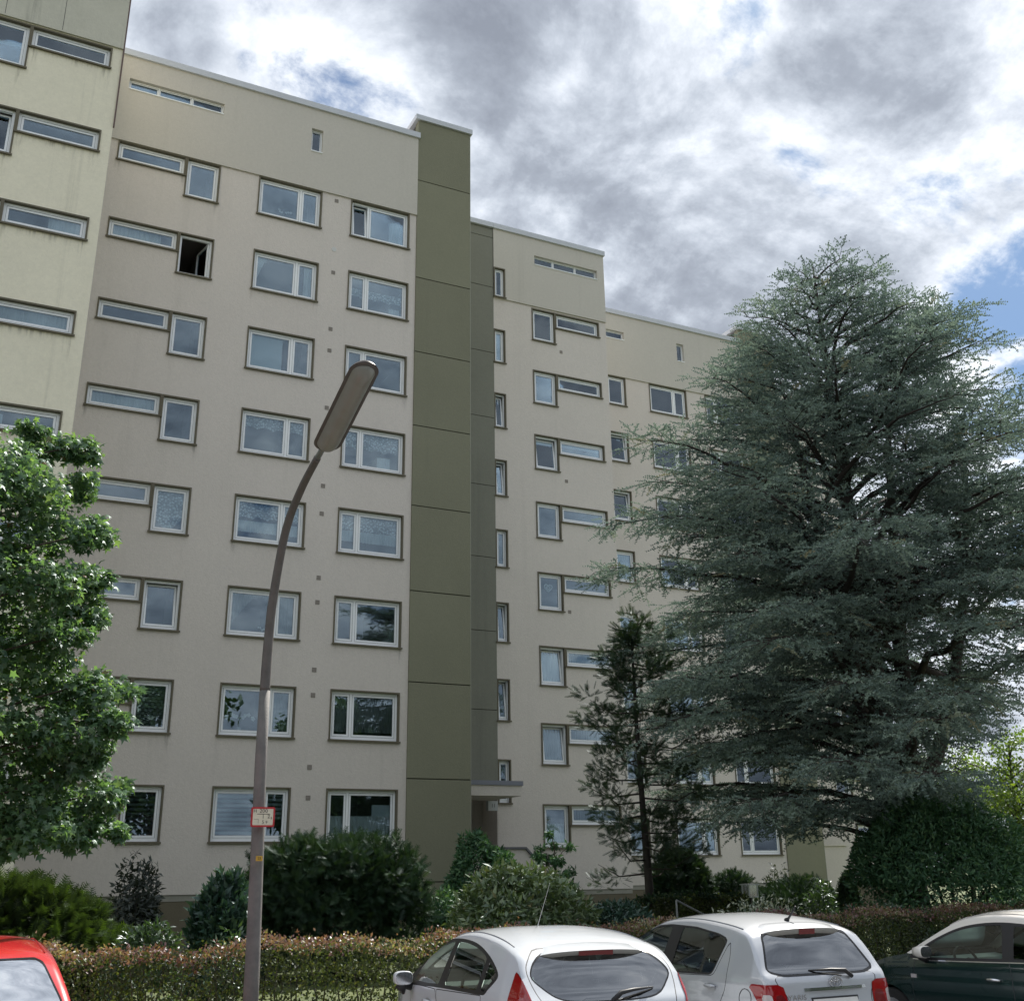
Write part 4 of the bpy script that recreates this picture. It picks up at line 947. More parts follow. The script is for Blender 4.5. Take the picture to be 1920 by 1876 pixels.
# --- broad-leaved trees: one at the right edge, small tree by the steps, street trees behind the camera
def leafy_tree(name, label, x, y, h, rad, nclump, nleaf, size, lm, seed, cz=0.62, tr=0.12, tmpl=T_DIA, group=None, ch=0.42):
    r = np.random.default_rng(seed); t = thing(name, label, 'tree', (x, y, 0.1), group); P = []; b = MB(); tips = []
    for i in range(nclump):
        d = nrm(r.normal(size=3)); u = r.random() ** 0.4
        c = np.array((0, 0, h * cz)) + d * u * np.array((rad, rad, h * ch * 0.88)); cr = rad * r.uniform(0.22, 0.36)
        q = nrm(r.normal(size=(nleaf, 3))) * (r.random(nleaf) ** 0.5 * cr)[:, None] * np.array((1, 1, 0.7)); P.append(c + q)
        hh = min(h * 0.85, max(h * 0.2, c[2] - abs(c[0]) * 0.5 - 0.3)); b.tube([(0, 0, hh), (c[0] * 0.5, c[1] * 0.5, (hh + c[2]) / 2 + 0.1), c], [tr * 0.4, tr * 0.25, tr * 0.08], 5)
    P = np.concatenate(P); m = len(P)
    V, F = stamp(*tmpl, P, nrm(r.normal(size=(m, 3)) + np.array((0, 0, -0.3))), nrm(r.normal(size=(m, 3)) * 0.7 + np.array((0, 0, 0.8))), size * r.uniform(0.6, 1.3, m))
    obj('crown', npmesh('crown', V, F, lm, np.repeat(np.clip(r.normal(.5, .22, m), 0, 1), len(tmpl[0]))), t)
    part('trunk', MB().tube([(0, 0, -0.1), (0.05, 0.02, h * 0.3), (0, 0.05, h * 0.8)], [tr, tr * 0.8, tr * 0.25], 9), M_bark, t, True); part('branch', b, M_bark, t, True)
    return t
e = at(1905, 1500, 34); leafy_tree('small_tree', 'sunlit yellow-green tree at the right picture edge beyond the cedar', e.x, 34, 7.4, 3.2, 60, 170, 0.16, L_lime, 51, 0.6, 0.12)
e = at(1800, 1500, 44); leafy_tree('small_tree', 'yellow-green tree half hidden behind the holly and the cedar', e.x, 44, 8.0, 3.2, 50, 150, 0.2, L_lime, 52, 0.6, 0.12)
e = at(1700, 1480, 60); leafy_tree('distant_tree', 'distant green tree seen low between the cedar limbs', e.x, 62, 9.5, 5.5, 60, 120, 0.3, L_mid, 53, 0.6, 0.2)
e = at(2000, 1500, 55); leafy_tree('distant_tree', 'distant green tree beyond the right picture edge', e.x, 55, 9.0, 4.5, 50, 120, 0.3, L_mid, 54, 0.6, 0.2)
e = at(1033, 1600, 27); st_ = leafy_tree('small_tree', 'small rounded dark-leaved tree leaning beside the entrance stair wall', e.x + 0.12, 27, at(1033, 1548, 27).z - 0.1, 0.56, 22, 95, 0.13, L_holly, 55, 0.62, 0.04, T_LANCE)
for i, (x, y, h, rd) in enumerate([(-17, -13, 14.5, 4.4), (-7.5, -14.5, 16.5, 4.7), (3.5, -13.5, 13.5, 4.2), (13, -14.5, 16, 4.8), (24, -13, 14, 4.4), (34.5, -14, 16, 4.7)]):
    leafy_tree('street_tree', ['broad street tree across the road, opposite the far left end of the pale yellow block', 'tall street tree across the road, opposite the pale yellow block', 'lowest street tree across the road, opposite the lamp post', 'tall street tree across the road, opposite the olive pilaster', 'mid-sized street tree across the road, opposite the cedar', 'tall street tree across the road, furthest right beyond the cedar'][i], x, y, h, rd, 70, 90, 0.55, L_back, 60 + i, 0.60, 0.25, group='street trees opposite the houses')

# --- garden bits
q = at(1268, 1687, 21); rail = thing('handrail', 'thin grey metal handrail dropping to the right beside the dark back hedge', 'handrail', (q.x, 21, 0.1))
M_zinc = mat('zinc', (0.33, 0.34, 0.35), 0.45, 0.6)
zt = q.z - 0.1; e2 = at(1335, 1722, 21)
part('post', MB().tube([(0, 0, 0), (0, 0, zt)], 0.022, 8), M_zinc, rail); part('rail', MB().tube([(0, 0, zt), (e2.x - q.x, 0, e2.z - 0.1)], 0.022, 8), M_zinc, rail)
part('post', MB().tube([(e2.x - q.x, 0, 0), (e2.x - q.x, 0, e2.z - 0.1)], 0.022, 8), M_zinc, rail)
q = at(1407, 1680, 23.5); ltn = thing('garden_lantern', 'square glass garden lantern on a post behind the variegated shrub', 'lantern', (q.x, 23.5, 0.1)); zt = at(1407, 1656, 23.5).z - 0.1; zb = q.z - 0.1
part('post', MB().tube([(0, 0, 0), (0, 0, zb)], 0.035, 8), M_black, ltn)
part('glass_box', MB().box((-0.13, -0.13, zb), (0.13, 0.13, zt - 0.03)), glassmat('lantern_glass', (0.8, 0.83, 0.8), 1.6, 0.1, 0.3), ltn)
part('roof', MB().box((-0.17, -0.17, zt - 0.03), (0.17, 0.17, zt)), M_fascia, ltn)
part('frame', MB().box((-0.145, -0.145, zb - 0.02), (0.145, 0.145, zb - 0.001)).box((-0.14, -0.14, zb), (-0.115, -0.115, zt - 0.031)).box((0.115, -0.14, zb), (0.14, -0.115, zt - 0.031)).box((-0.14, 0.115, zb), (-0.115, 0.14, zt - 0.031)).box((0.115, 0.115, zb), (0.14, 0.14, zt - 0.031)), M_fascia, ltn)

# plants on window sills, seen through the glass
def orchid(label, x, y, z, sc=1.0, n=9, seed=0):
    r = np.random.default_rng(seed); t = thing('potted_orchid', label, 'orchid', (x, y, z), 'orchids on window sills')
    part('pot', MB().tube([(0, 0, 0), (0, 0, 0.12)], [0.05, 0.065], 10), mat('white_pot', (0.6, 0.6, 0.6), 0.4), t)
    fl = MB(); sm = MB()
    for s in (-1, 1):
        pts = bez([(0, 0, 0.12), (s * 0.06, 0, 0.32), (s * 0.18, -0.02, 0.42), (s * 0.34, -0.04, 0.33)], 4); sm.tube(pts, 0.006, 5)
        for k in range(n // 2):
            p = pts[min(len(pts) - 1, 5 + k * 2)] + Vector((r.normal() * 0.02, -0.02, r.normal() * 0.02))
            for a in np.linspace(0, 6.28, 5, endpoint=False):
                u = Vector((math.cos(a), -0.15, math.sin(a))) * 0.045; v = Vector((-math.sin(a), 0, math.cos(a))) * 0.028
                fl.add([p, p + u * 0.6 + v, p + u * 1.2, p + u * 0.6 - v], [(0, 1, 2, 3)])
    part('stem', sm, M_soil, t); part('blossom', fl, mat('white_petal', (0.82, 0.82, 0.8), 0.6), t); t.scale = (sc,) * 3
orchid('white orchid behind the wide second-row window left of the lamp post', 7.45, yA + 0.30, tops(2, 0) - HB + 0.15, 1.15, 10, 1)
orchid('white orchid in the topmost left wide window', 7.75, yA + 0.30, tops(8, 0) - HB + 0.15, 0.9, 6, 2)
orchid('small white orchid low in the third-row curtained window', 7.95, yA + 0.30, tops(3, 0) - HB + 0.12, 0.6, 6, 3)
ht = thing('heart_ornament', 'white wicker heart hanging in the window right of the stair windows', 'ornament', (19.6, yB + 0.2, tops(4, -0.08) - 0.52))
hp_ = [(0.16 * math.sin(a) ** 3, 0, 0.01 * (13 * math.cos(a) - 5 * math.cos(2 * a) - 2 * math.cos(3 * a) - math.cos(4 * a))) for a in np.linspace(0, 2 * math.pi, 30)]
part('ring', MB().tube(hp_, 0.025, 6), mat('white_petal', (0.8, 0.8, 0.8)), ht); part('ring', MB().tube([(x * .45, 0, z * .45 + .0) for x, y, z in hp_], 0.018, 6), mat('white_petal', (0.8, 0.8, 0.8)), ht)
part('thread', MB().tube([(0, 0, 0.1), (0, 0, 0.4)], 0.004, 4), M_black, ht)

# ------------------------------------------------------------------ cars
def carpaint(name, col, rough=0.28, metal=0.0):
    return mat(name, col, rough, metal, coat=1.0, spec=0.5)
M_carglass = glassmat('car_glass', (0.66, 0.78, 0.73), 1.5, 0.0, 0.02)
M_privacy = glassmat('car_rear_glass', (0.2, 0.23, 0.22), 1.9, 0.0, 0.16)
M_dark = glassmat('car_dark_side_glass', (0.16, 0.18, 0.17), 1.5, 0.0, 0.0)
M_frit = mat('glass_black_edge', (0.008, 0.008, 0.009), 0.18)
M_rtrim = mat('window_rubber', (0.018, 0.017, 0.019), 0.45)
M_inter = mat('cabin_dark', (0.022, 0.022, 0.024), 0.8)
M_seat = mat('seat_fabric', (0.03, 0.03, 0.034), 0.9)
M_dash = mat('dashboard', (0.05, 0.055, 0.055), 0.6)
M_dashl = mat('dashboard_pale', (0.42, 0.46, 0.45), 0.5)
M_red = mat('tail_lamp_red', (0.30, 0.004, 0.007), 0.12, coat=1.0)
M_redd = mat('brake_lamp_dark_red', (0.16, 0.008, 0.012), 0.2, coat=1.0)
M_lens = mat('lamp_clear_lens', (0.55, 0.50, 0.50), 0.15, coat=1.0)
M_head = mat('headlamp_glass', (0.45, 0.5, 0.5), 0.1, coat=1.0)
M_rim = mat('wheel_rim_silver', (0.5, 0.5, 0.52), 0.35, 0.8)
M_spunder = mat('spoiler_underside', (0.36, 0.35, 0.33), 0.5)

def smooth_poly(pts, per=8):
    n = len(pts); out = []
    for i in range(n):
        a, b, c, d = [np.array(pts[(i + k) % n], float) for k in (-1, 0, 1, 2)]
        for k in range(per):
            t = k / per; out.append(0.5 * ((2 * b) + (c - a) * t + (2 * a - 5 * b + 4 * c - d) * t * t + (3 * b - a - 3 * c + d) * t ** 3))
    return np.array(out)
def round_poly(pts, r, per=5):
    """polygon with its corners cut round by radius r"""
    n = len(pts); out = []
    for i in range(n):
        a, b, c = [np.array(pts[(i + k) % n], float) for k in (-1, 0, 1)]
        u = a - b; v = c - b; lu, lv = np.linalg.norm(u), np.linalg.norm(v); rr = min(r, lu * 0.45, lv * 0.45)
        p, q = b + u / lu * rr, b + v / lv * rr
        for k in range(per + 1): t = k / per; out.append((1 - t) ** 2 * p + 2 * t * (1 - t) * b + t * t * q)
    return np.array(out)
def sdpoly(P, poly):
    """signed distance of 2-D points to a closed polygon, negative inside"""
    A = poly; B = np.roll(poly, -1, 0); d = np.full(len(P), 1e9); ins = np.zeros(len(P), bool)
    for a, b in zip(A, B):
        e = b - a; w = P - a; t = np.clip((w @ e) / max(e @ e, 1e-12), 0, 1); q = w - t[:, None] * e
        d = np.minimum(d, np.einsum('ij,ij->i', q, q))
        c = (a[1] > P[:, 1]) != (b[1] > P[:, 1])
        if abs(b[1] - a[1]) > 1e-12: ins ^= c & (P[:, 0] < (b[0] - a[0]) * (P[:, 1] - a[1]) / (b[1] - a[1]) + a[0])
    d = np.sqrt(d); return np.where(ins, -d, d)

class Skin:
    """car body skin: sections across the car at many stations; pieces are cut out of it along smooth outlines"""
    def __init__(s, spec):
        s.sp = spec
        top = np.array([tuple(p) for p in bez([(x, 0, z) for x, z in spec['top']], 10)])[:, (0, 2)]
        # arc-length stations
        L = np.concatenate([[0], np.cumsum(np.linalg.norm(np.diff(top, axis=0), axis=1))])
        n = spec.get('n', 150); S = np.linspace(0, L[-1], n); xs = np.interp(S, L, top[:, 0]); zs = np.interp(S, L, top[:, 1])
        xs = np.minimum.accumulate(xs - np.arange(n) * 1e-5)
        M1, M2, M3 = 16, 16, 14
        half = []
        for x, zt in zip(xs, zs):
            W = np.interp(x, *spec['W']); bl = min(np.interp(x, *spec['belt']), zt - 0.02); zl = min(np.interp(x, *spec['low']), bl - 0.05)
            v = np.linspace(0, 1, M1, endpoint=False); z1 = zl + (bl - zl) * v; y1 = W * (1 - 0.30 * (v - 0.66) ** 2 - 0.012 * np.exp(-((v - 0.80) / 0.06) ** 2))
            yb = W * (1 - 0.30 * 0.34 ** 2)
            gh = zt - bl; ef = spec.get('edge', 0.87); ze = bl + gh * ef; v = np.linspace(0, 1, M2, endpoint=False); z2 = bl + (ze - bl) * v
            tk = spec.get('tumble', 0.37); y2 = yb - tk * (z2 - bl) * (0.82 + 0.18 * np.clip((z2 - bl) / 0.45, 0, 1))
            ye = yb - tk * (ze - bl) * (0.82 + 0.18 * min(1, max(0, (ze - bl) / 0.45)))
            a = np.linspace(0, math.pi / 2, M3 + 1); ny = spec.get('sq', 0.42); y3 = ye * np.cos(a) ** ny; y3[-1] = 0; y3 = np.where(np.arange(M3 + 1) == 0, ye, y3)
            fy = np.linspace(1, 0, M3 + 1) ** 1.15; y3 = ye * fy; z3 = ze + (zt - ze) * (1 - fy ** spec.get('crown', 3.2)) ** (1 / 1.25)
            half.append(np.stack([np.concatenate([y1, y2, y3]), np.concatenate([z1, z2, z3])], 1))
        half = np.array(half); m = half.shape[1]; s.m = m
        full = np.concatenate([half, half[:, -2::-1] * np.array((-1, 1))], 1); k = full.shape[1]
        s.V = np.concatenate([np.repeat(xs, k)[:, None], full.reshape(-1, 2)], 1)
        s.V = list(map(np.array, s.V)); s.F = []; s.Z = []
        zid = lambda j: 0 if j < M1 else (1 if j < M1 + M2 else (2 if j < k - 1 - M1 - M2 else (1 if j < k - 1 - M1 else 0)))
        for i in range(n - 1):
            for j in range(k - 1):
                s.F.append((i * k + j, (i + 1) * k + j, (i + 1) * k + j + 1, i * k + j + 1)); s.Z.append(zid(j))
        for e, o in ((0, False), (n - 1, True)):
            r = [e * k + j for j in range(k)]; s.F.append(tuple(r if not o else r[::-1])); s.Z.append(3)
        s.xs, s.half = xs, half
    def cut(s, fn, zones):
        """split the remaining faces by fn(V)<0 inside the zones; returns the inside as (V,F)"""
        V = np.array(s.V); d = fn(V); d = np.where(np.abs(d) < 1e-7, 1e-7, d); keepF, keepZ, inF = [], [], []; ed = {}
        dl = list(d)
        def ev(a, b):
            key = (a, b) if a < b else (b, a)
            if key not in ed:
                t = dl[a] / (dl[a] - dl[b]); ed[key] = len(s.V); s.V.append(s.V[a] + (s.V[b] - s.V[a]) * t); dl.append(0.0)
            return ed[key]
        for f, z in zip(s.F, s.Z):
            if z not in zones: keepF.append(f); keepZ.append(z); continue
            sg = [dl[i] < 0 for i in f]
            if not any(sg): keepF.append(f); keepZ.append(z); continue
            if all(sg): inF.append((f, z)); continue
            A, B = [], []
            for q in range(len(f)):
                a, b = f[q], f[(q + 1) % len(f)]
                (A if sg[q] else B).append(a)
                if sg[q] != sg[(q + 1) % len(f)]: e = ev(a, b); A.append(e); B.append(e)
            if len(A) > 2: inF.append((tuple(A), z))
            if len(B) > 2: keepF.append(tuple(B)); keepZ.append(z)
        s.F, s.Z = keepF, keepZ
        return inF
    def sub(s, faces):
        t = Skin.__new__(Skin); t.V = s.V; t.F = [f for f, z in faces]; t.Z = [z for f, z in faces]; t.m = s.m; t.sp = s.sp; return t
    def mesh(s, name, material, F=None, off=0.0, filt=None):
        F = s.F if F is None else [f for f, z in F]
        if filt is not None:
            F = [f for f in F if filt(np.mean([s.V[i] for i in f], axis=0))]
        if not F: return None
        ids = sorted({i for f in F for i in f}); mp = {a: b for b, a in enumerate(ids)}
        me = bpy.data.meshes.new(name); me.from_pydata([tuple(s.V[i]) for i in ids], [], [tuple(mp[i] for i in f) for f in F]); me.materials.append(material)
        me.polygons.foreach_set('use_smooth', [True] * len(me.polygons)); me.update()
        bm = bmesh.new(); bm.from_mesh(me); bmesh.ops.remove_doubles(bm, verts=bm.verts, dist=1e-5); bmesh.ops.dissolve_degenerate(bm, edges=bm.edges, dist=1e-5)
        bm.normal_update()
        if off:
            nn = [v.normal.copy() for v in bm.verts]
            for v, q in zip(bm.verts, nn): v.co += q * off
        bm.to_mesh(me); bm.free(); me.update(); return me
    def yat(s, x, z):
        i = int(np.argmin(np.abs(s.xs - x))); h = s.half[i]; j = np.argsort(h[:31, 1]); return float(np.interp(z, h[:31, 1][j], h[:31, 0][j]))
    def xrear(s, z):
        zc = s.half[:, -1, 1]; k = np.where(s.xs < -0.9)[0]; return float(np.interp(-z, -zc[k], s.xs[k]))

XZ = lambda V: V[:, (0, 2)]
YZ = lambda V: V[:, (1, 2)]

def build_car(name, label, loc, yaw, sp):
    t = thing(name, label, 'car', (loc[0], loc[1], 0.0), sp.get('group'), rz=yaw)
    sk = Skin(sp); paint = sp['paint']
    # wheel arches
    for wx in (sp['axf'], sp['axr']):
        sk.cut(lambda V: np.hypot(V[:, 0] - wx, V[:, 2] - 0.31) - 0.335, (0,))
    # side glass: outline, then the panes inside it
    dlo = smooth_poly(sp['dlo'], 6) if sp.get('smooth_dlo', True) else round_poly(sp['dlo'], 0.06)
    side = lambda V: sdpoly(XZ(V), dlo)
    inn = sk.sub(sk.cut(side, (0, 1)))
    for pane in sp['panes']:
        pp = round_poly(pane[0], 0.035)
        g = inn.cut(lambda V: np.maximum(sdpoly(XZ(V), pp), side(V) + sp.get('dlo_w', 0.03)), (0, 1))
        for sg in (1, -1): 
            me = inn.mesh('side_window', pane[1] if len(pane) > 1 else M_carglass, g, -0.006, lambda c: c[1] * sg > 0)
            if me: obj('side_window', me, t)
    for sg in (1, -1): obj('window_surround', inn.mesh('window_surround', sp.get('trim', M_rtrim), None, 0.0, lambda c: c[1] * sg > 0), t)
    # roof in its own colour, if any
    # rear glass
    if 'rear' in sp:
        rp = smooth_poly(sp['rear'], 8) if sp.get('smooth_rear', True) else round_poly(sp['rear'], 0.05)
        fr = lambda V: np.where(V[:, 0] < -1.25, sdpoly(YZ(V), rp), 9.0)
        rg = sk.sub(sk.cut(fr, (1, 2)))
        g = rg.cut(lambda V: fr(V) + sp.get('rear_w', 0.03), (1, 2))
        obj('rear_window', rg.mesh('rear_window', M_privacy, g, -0.003), t); obj('rear_window_edge', rg.mesh('rear_window_edge', M_frit), t)
    wp = round_poly(sp['wind'], 0.07); fw = lambda V: np.where(V[:, 0] > -0.1, sdpoly(YZ(V), wp), 9.0)
    wg = sk.sub(sk.cut(fw, (1, 2))); g = wg.cut(lambda V: fw(V) + sp.get('wind_w', 0.03), (1, 2))
    obj('windscreen', wg.mesh('windscreen', sp.get('windglass', M_carglass), g, -0.003), t); obj('windscreen_edge', wg.mesh('windscreen_edge', M_frit), t)
    # tail lamps, read over the rear corner: s runs from the tail round onto the flank
    for poly, m_, nm in sp.get('tail', []):
        tp = round_poly(poly, 0.03)
        def ft(V): sx = np.abs(V[:, 1]) + (V[:, 0] - sp['xtail']) * 0.9; return np.where(V[:, 0] < -1.0, sdpoly(np.stack([sx, V[:, 2]], 1), tp), 9.0)
        g = sk.cut(ft, (0, 1, 2))
        for sg in (1, -1):
            me = sk.mesh(nm, m_, g, 0.006, lambda c: c[1] * sg > 0)
            if me: obj(nm, me, t)
    for poly, m_, nm in sp.get('head', []):
        hp2 = round_poly(poly, 0.03)
        g = sk.cut(lambda V: np.where(V[:, 0] > 0.9, sdpoly(XZ(V), hp2), 9.0), (0, 1, 2))
        for sg in (1, -1):
            me = sk.mesh(nm, m_, g, 0.004, lambda c: c[1] * sg > 0)
            if me: obj(nm, me, t)
    # doors: gap slivers, then the door skins with their handles
    for dp in sp.get('doors', []):
        q = round_poly(dp['poly'], 0.05); fd = lambda V: sdpoly(XZ(V), q)
        dr = sk.sub(sk.cut(fd, (0, 1))); g = dr.cut(lambda V: fd(V) + 0.008, (0, 1))
        for sg in (1, -1): obj('door_gap', dr.mesh('door_gap', M_seal, None, 0.0, lambda c: c[1] * sg > 0), t)
        for sg in (1, -1):
            me = dr.mesh('door', dp.get('paint', paint), g, 0.0, lambda c: c[1] * sg > 0)
            if not me: continue
            do = obj('door', me, t); hx, hz = dp['handle']; hy = sk.yat(hx, hz)
            hb = MB().tube([(hx + 0.09, sg * (hy + 0.012), hz), (hx + 0.05, sg * (hy + 0.035), hz + 0.004), (hx - 0.05, sg * (hy + 0.036), hz + 0.004), (hx - 0.095, sg * (hy + 0.014), hz)], [0.012, 0.016, 0.016, 0.012], 8)
            part('handle', hb, dp.get('hm', paint), do, True)
            part('handle_dish', MB().add([(hx + 0.085 * math.cos(a), sg * (hy + 0.003 - 0.004 * 0), hz - 0.008 + 0.038 * math.sin(a)) for a in np.linspace(0, 6.28, 18, endpoint=False)], [tuple(range(18)) if sg < 0 else tuple(range(17, -1, -1))]), sp.get('dish', M_spunder), do)
    if 'hatch' in sp:
        hq = round_poly(sp['hatch'], 0.08); fh = lambda V: np.where(V[:, 0] < -1.15, sdpoly(YZ(V), hq), 9.0)
        hs_ = sk.sub(sk.cut(fh, (0, 1, 2))); g = hs_.cut(lambda V: fh(V) + 0.008, (0, 1, 2))
        obj('hatch_gap', hs_.mesh('hatch_gap', M_seal), t); obj('tailgate', hs_.mesh('tailgate', paint, g), t)
    if 'roof' in sp:
        rq = round_poly(sp['roof'][0], 0.05); g = sk.cut(lambda V: sdpoly(XZ(V), rq), (0, 1, 2)); obj('roof', sk.mesh('roof', sp['roof'][1], g), t)
    obj('body', sk.mesh('body', paint), t)
    # gutters along the roof edge
    for sg in (1, -1):
        pts = []
        for x in np.linspace(*sp['gutter'], 14):
            i = int(np.argmin(np.abs(sk.xs - x))); h = sk.half[i]; j = 33; pts.append((x, sg * h[j, 0] * 0.985, h[j, 1] + 0.004))
        part('roof_gutter', MB().tube(pts, 0.0065, 5), sp.get('gm', M_seal), t)
    # wheels
    for wx in (sp['axf'], sp['axr']):
        for sg in (1, -1):
            w = obj('wheel', MB().tube([(0, -0.10, 0), (0, -0.09, 0), (0, 0.09, 0), (0, 0.10, 0)], [0.28, 0.305, 0.305, 0.28], 28).mesh('wheel', M_rubber, True), t, (wx, sg * (sp['W'][1][len(sp['W'][1]) // 2] - 0.13), 0.305))
            b = MB().tube([(0, sg * 0.08, 0), (0, sg * 0.105, 0)], [0.205, 0.20], 28)
            for k in range(5): a = k * 2 * math.pi / 5; b.box((-0.03, min(sg * .104, sg * .118), 0.03), (0.03, max(sg * .104, sg * .118), 0.19)); nv = len(b.v); b.v[nv - 8:] = [(x * math.cos(a) - z * math.sin(a), y, x * math.sin(a) + z * math.cos(a)) for x, y, z in b.v[nv - 8:]]
            part('rim', b, M_rim, w)
    # cabin
    b = MB().box((-1.55, -0.62, 0.25), (0.95, 0.62, 0.40)).box((-1.6, -0.60, 0.25), (-1.5, 0.60, 0.85)).box((-1.56, -.66, .42), (.92, -.63, .90)).box((-1.56, .63, .42), (.92, .66, .90))
    part('cabin_floor', b, M_inter, t)
    dz = sp['dz']
    b = MB(); pr = [(0.98, dz - 0.10), (0.95, dz + 0.03), (0.72, dz + 0.055), (0.52, dz + 0.03), (0.44, dz - 0.10), (0.46, 0.55), (0.95, 0.5)]
    n = len(pr); b.add([(x, -0.63, z) for x, z in pr] + [(x, 0.63, z) for x, z in pr], [tuple(range(n)), tuple(range(2 * n - 1, n - 1, -1))] + [(i, i + n, (i + 1) % n + n, (i + 1) % n) for i in range(n)])
    part('dashboard', b, sp.get('dashm', M_dash), t)
    ring = [Vector((0.34 + 0.19 * math.sin(a) * 0.42, 0.34 + 0.185 * math.cos(a), dz + 0.0 + 0.185 * math.sin(a) * 0.9)) for a in np.linspace(0, 2 * math.pi, 26)]
    stw = part('steering_wheel', MB().tube(ring, 0.016, 7), M_black, t, True)
    part('hub', MB().tube([(0.36, 0.34, dz - 0.02), (0.30, 0.34, dz + 0.01)], [0.06, 0.055], 12).tube([ring[0], (0.33, 0.34, dz), ring[13]], 0.013, 6), M_black, stw, True)
    def seat(x, y, w, rest=True, back=0.5):
        def slab(p0, p1, th, w0, w1, lx=10):
            b = MB(); V = []; F = []; p0, p1 = Vector(p0), Vector(p1); d = (p1 - p0).normalized(); nn = Vector((d.z, 0, -d.x))
            for i in range(lx + 1):
                s_ = i / lx; c = p0 + (p1 - p0) * s_; ww = (w0 + (w1 - w0) * s_) * min(1, 0.80 + 0.9 * min(s_, 1 - s_) * 2); tt = th * min(1, 0.6 + 1.2 * min(s_, 1 - s_) * 2)
                for k in range(12): a = 2 * math.pi * k / 12; ca, sa = math.cos(a), math.sin(a); V.append(c + nn * tt * 0.5 * math.copysign(abs(ca) ** .6, ca) + Vector((0, 1, 0)) * ww * 0.5 * math.copysign(abs(sa) ** .4, sa))
            for i in range(lx):
                for k in range(12): F.append((i * 12 + k, i * 12 + (k + 1) % 12, (i + 1) * 12 + (k + 1) % 12, (i + 1) * 12 + k))
            F.append(tuple(range(12))[::-1]); F.append(tuple(lx * 12 + k for k in range(12))); return b.add(V, F)
        b = slab((x + 0.28, y, 0.52), (x - 0.22, y, 0.48), 0.16, w, w); b2 = slab((x - 0.22, y, 0.48), (x - 0.46, y, 1.02), 0.15, w, w * 0.82)
        b.add(b2.v, b2.f); so = part('seat', b, M_seat, t, True)
        hb = slab((x - 0.475, y, 1.07), (x - 0.515, y, 1.27), 0.10, 0.27, 0.23); part('headrest', hb, M_seat, so, True)
        part('headrest_post', MB().tube([(x - 0.465, y - 0.06, 0.98), (x - 0.48, y - 0.06, 1.09)], 0.007, 6).tube([(x - 0.465, y + 0.06, 0.98), (x - 0.48, y + 0.06, 1.09)], 0.007, 6), M_chrome, so)
    for y in (0.34, -0.34): seat(0.02 + sp.get('sx', 0), y, 0.48)
    for y in (0.32, -0.32): seat(-0.80 + sp.get('sx', 0), y, 0.56)
    # mirrors
    mx, my, mz = sp['mirror']
    for sg in (1, -1):
        b = MB(); V = []; F = []
        for i, (dx, s_) in enumerate(((0.09, 0.35), (0.07, 0.75), (0.0, 1.0), (-0.06, 1.0), (-0.075, 0.92))):
            for k in range(16):
                a = 2 * math.pi * k / 16; ca, sa = math.cos(a), math.sin(a)
                V.append((mx + dx, sg * (my + 0.098 * s_ * math.copysign(abs(ca) ** 0.7, ca)), mz + (0.066 * s_) * math.copysign(abs(sa) ** 0.7, sa)))
        for i in range(4):
            for k in range(16): q = (i * 16 + k, i * 16 + (k + 1) % 16, (i + 1) * 16 + (k + 1) % 16, (i + 1) * 16 + k); F.append(q if sg < 0 else q[::-1])
        F.append(tuple(range(16)) if sg > 0 else tuple(range(15, -1, -1))); F.append(tuple(64 + k for k in range(15, -1, -1)) if sg > 0 else tuple(64 + k for k in range(16)))
        mo = part('mirror', b.add(V, F), sp.get('mirrorm', paint), t, True)
        part('mirror_glass', MB().add([(mx - 0.077, sg * (my + 0.09 * math.copysign(abs(math.cos(a)) ** .7, math.cos(a))), mz + 0.058 * math.copysign(abs(math.sin(a)) ** .7, math.sin(a))) for a in np.linspace(0, 6.28, 20, endpoint=False)], [tuple(range(20)) if sg < 0 else tuple(range(19, -1, -1))]), M_chrome, mo)
        fb = MB().tube([(mx + 0.02, sg * (my - 0.02), mz - 0.05), (mx + 0.06, sg * (my - 0.14), mz - 0.10)], [0.05, 0.035], 8)
        if sp.get('mirror_foot'): fb.tube([(mx - 0.01, sg * (my + 0.01), mz - 0.06), (mx + 0.0, sg * (my - 0.02), mz - 0.15)], [0.07, 0.012], 6)
        part('mirror_foot', fb, M_black, mo, True)
    return t, sk

def wiper(t, piv, tip, m=M_black):
    piv, tip = Vector(piv), Vector(tip); mid = (piv + tip) / 2 + Vector((-0.015, 0, 0.035))
    w = part('rear_wiper', MB().tube([piv, piv + (tip - piv) * 0.18 + Vector((-0.02, 0, 0.045)), mid, tip], [0.022, 0.02, 0.014, 0.006], 7), m, t, True)
    part('blade', MB().tube([mid + (piv - tip) * 0.25 + Vector((0.012, 0, -0.04)), tip + Vector((0.006, 0, -0.012))], 0.006, 5), M_rubber, w)
    return w
def rear_strip(name, sk, y0, y1, z0, z1, out, m, t, n=12, th=0.012, dropx=0.0):
    """bar that follows the tail of the car"""
    V = []; F = []
    for i in range(n + 1):
        y = y0 + (y1 - y0) * i / n
        for z, o in ((z0, 0), (z0, out), (z1, out), (z1, 0)): V.append((sk.xrear(z) - o + dropx + 0.08 * (abs(y) / 0.7) ** 3, y, z))
    for i in range(n):
        for k in range(4): F.append((i * 4 + k, i * 4 + (k + 1) % 4, (i + 1) * 4 + (k + 1) % 4, (i + 1) * 4 + k))
    F.append((0, 3, 2, 1)); F.append((n * 4, n * 4 + 1, n * 4 + 2, n * 4 + 3))
    return part(name, MB().add(V, F), m, t)
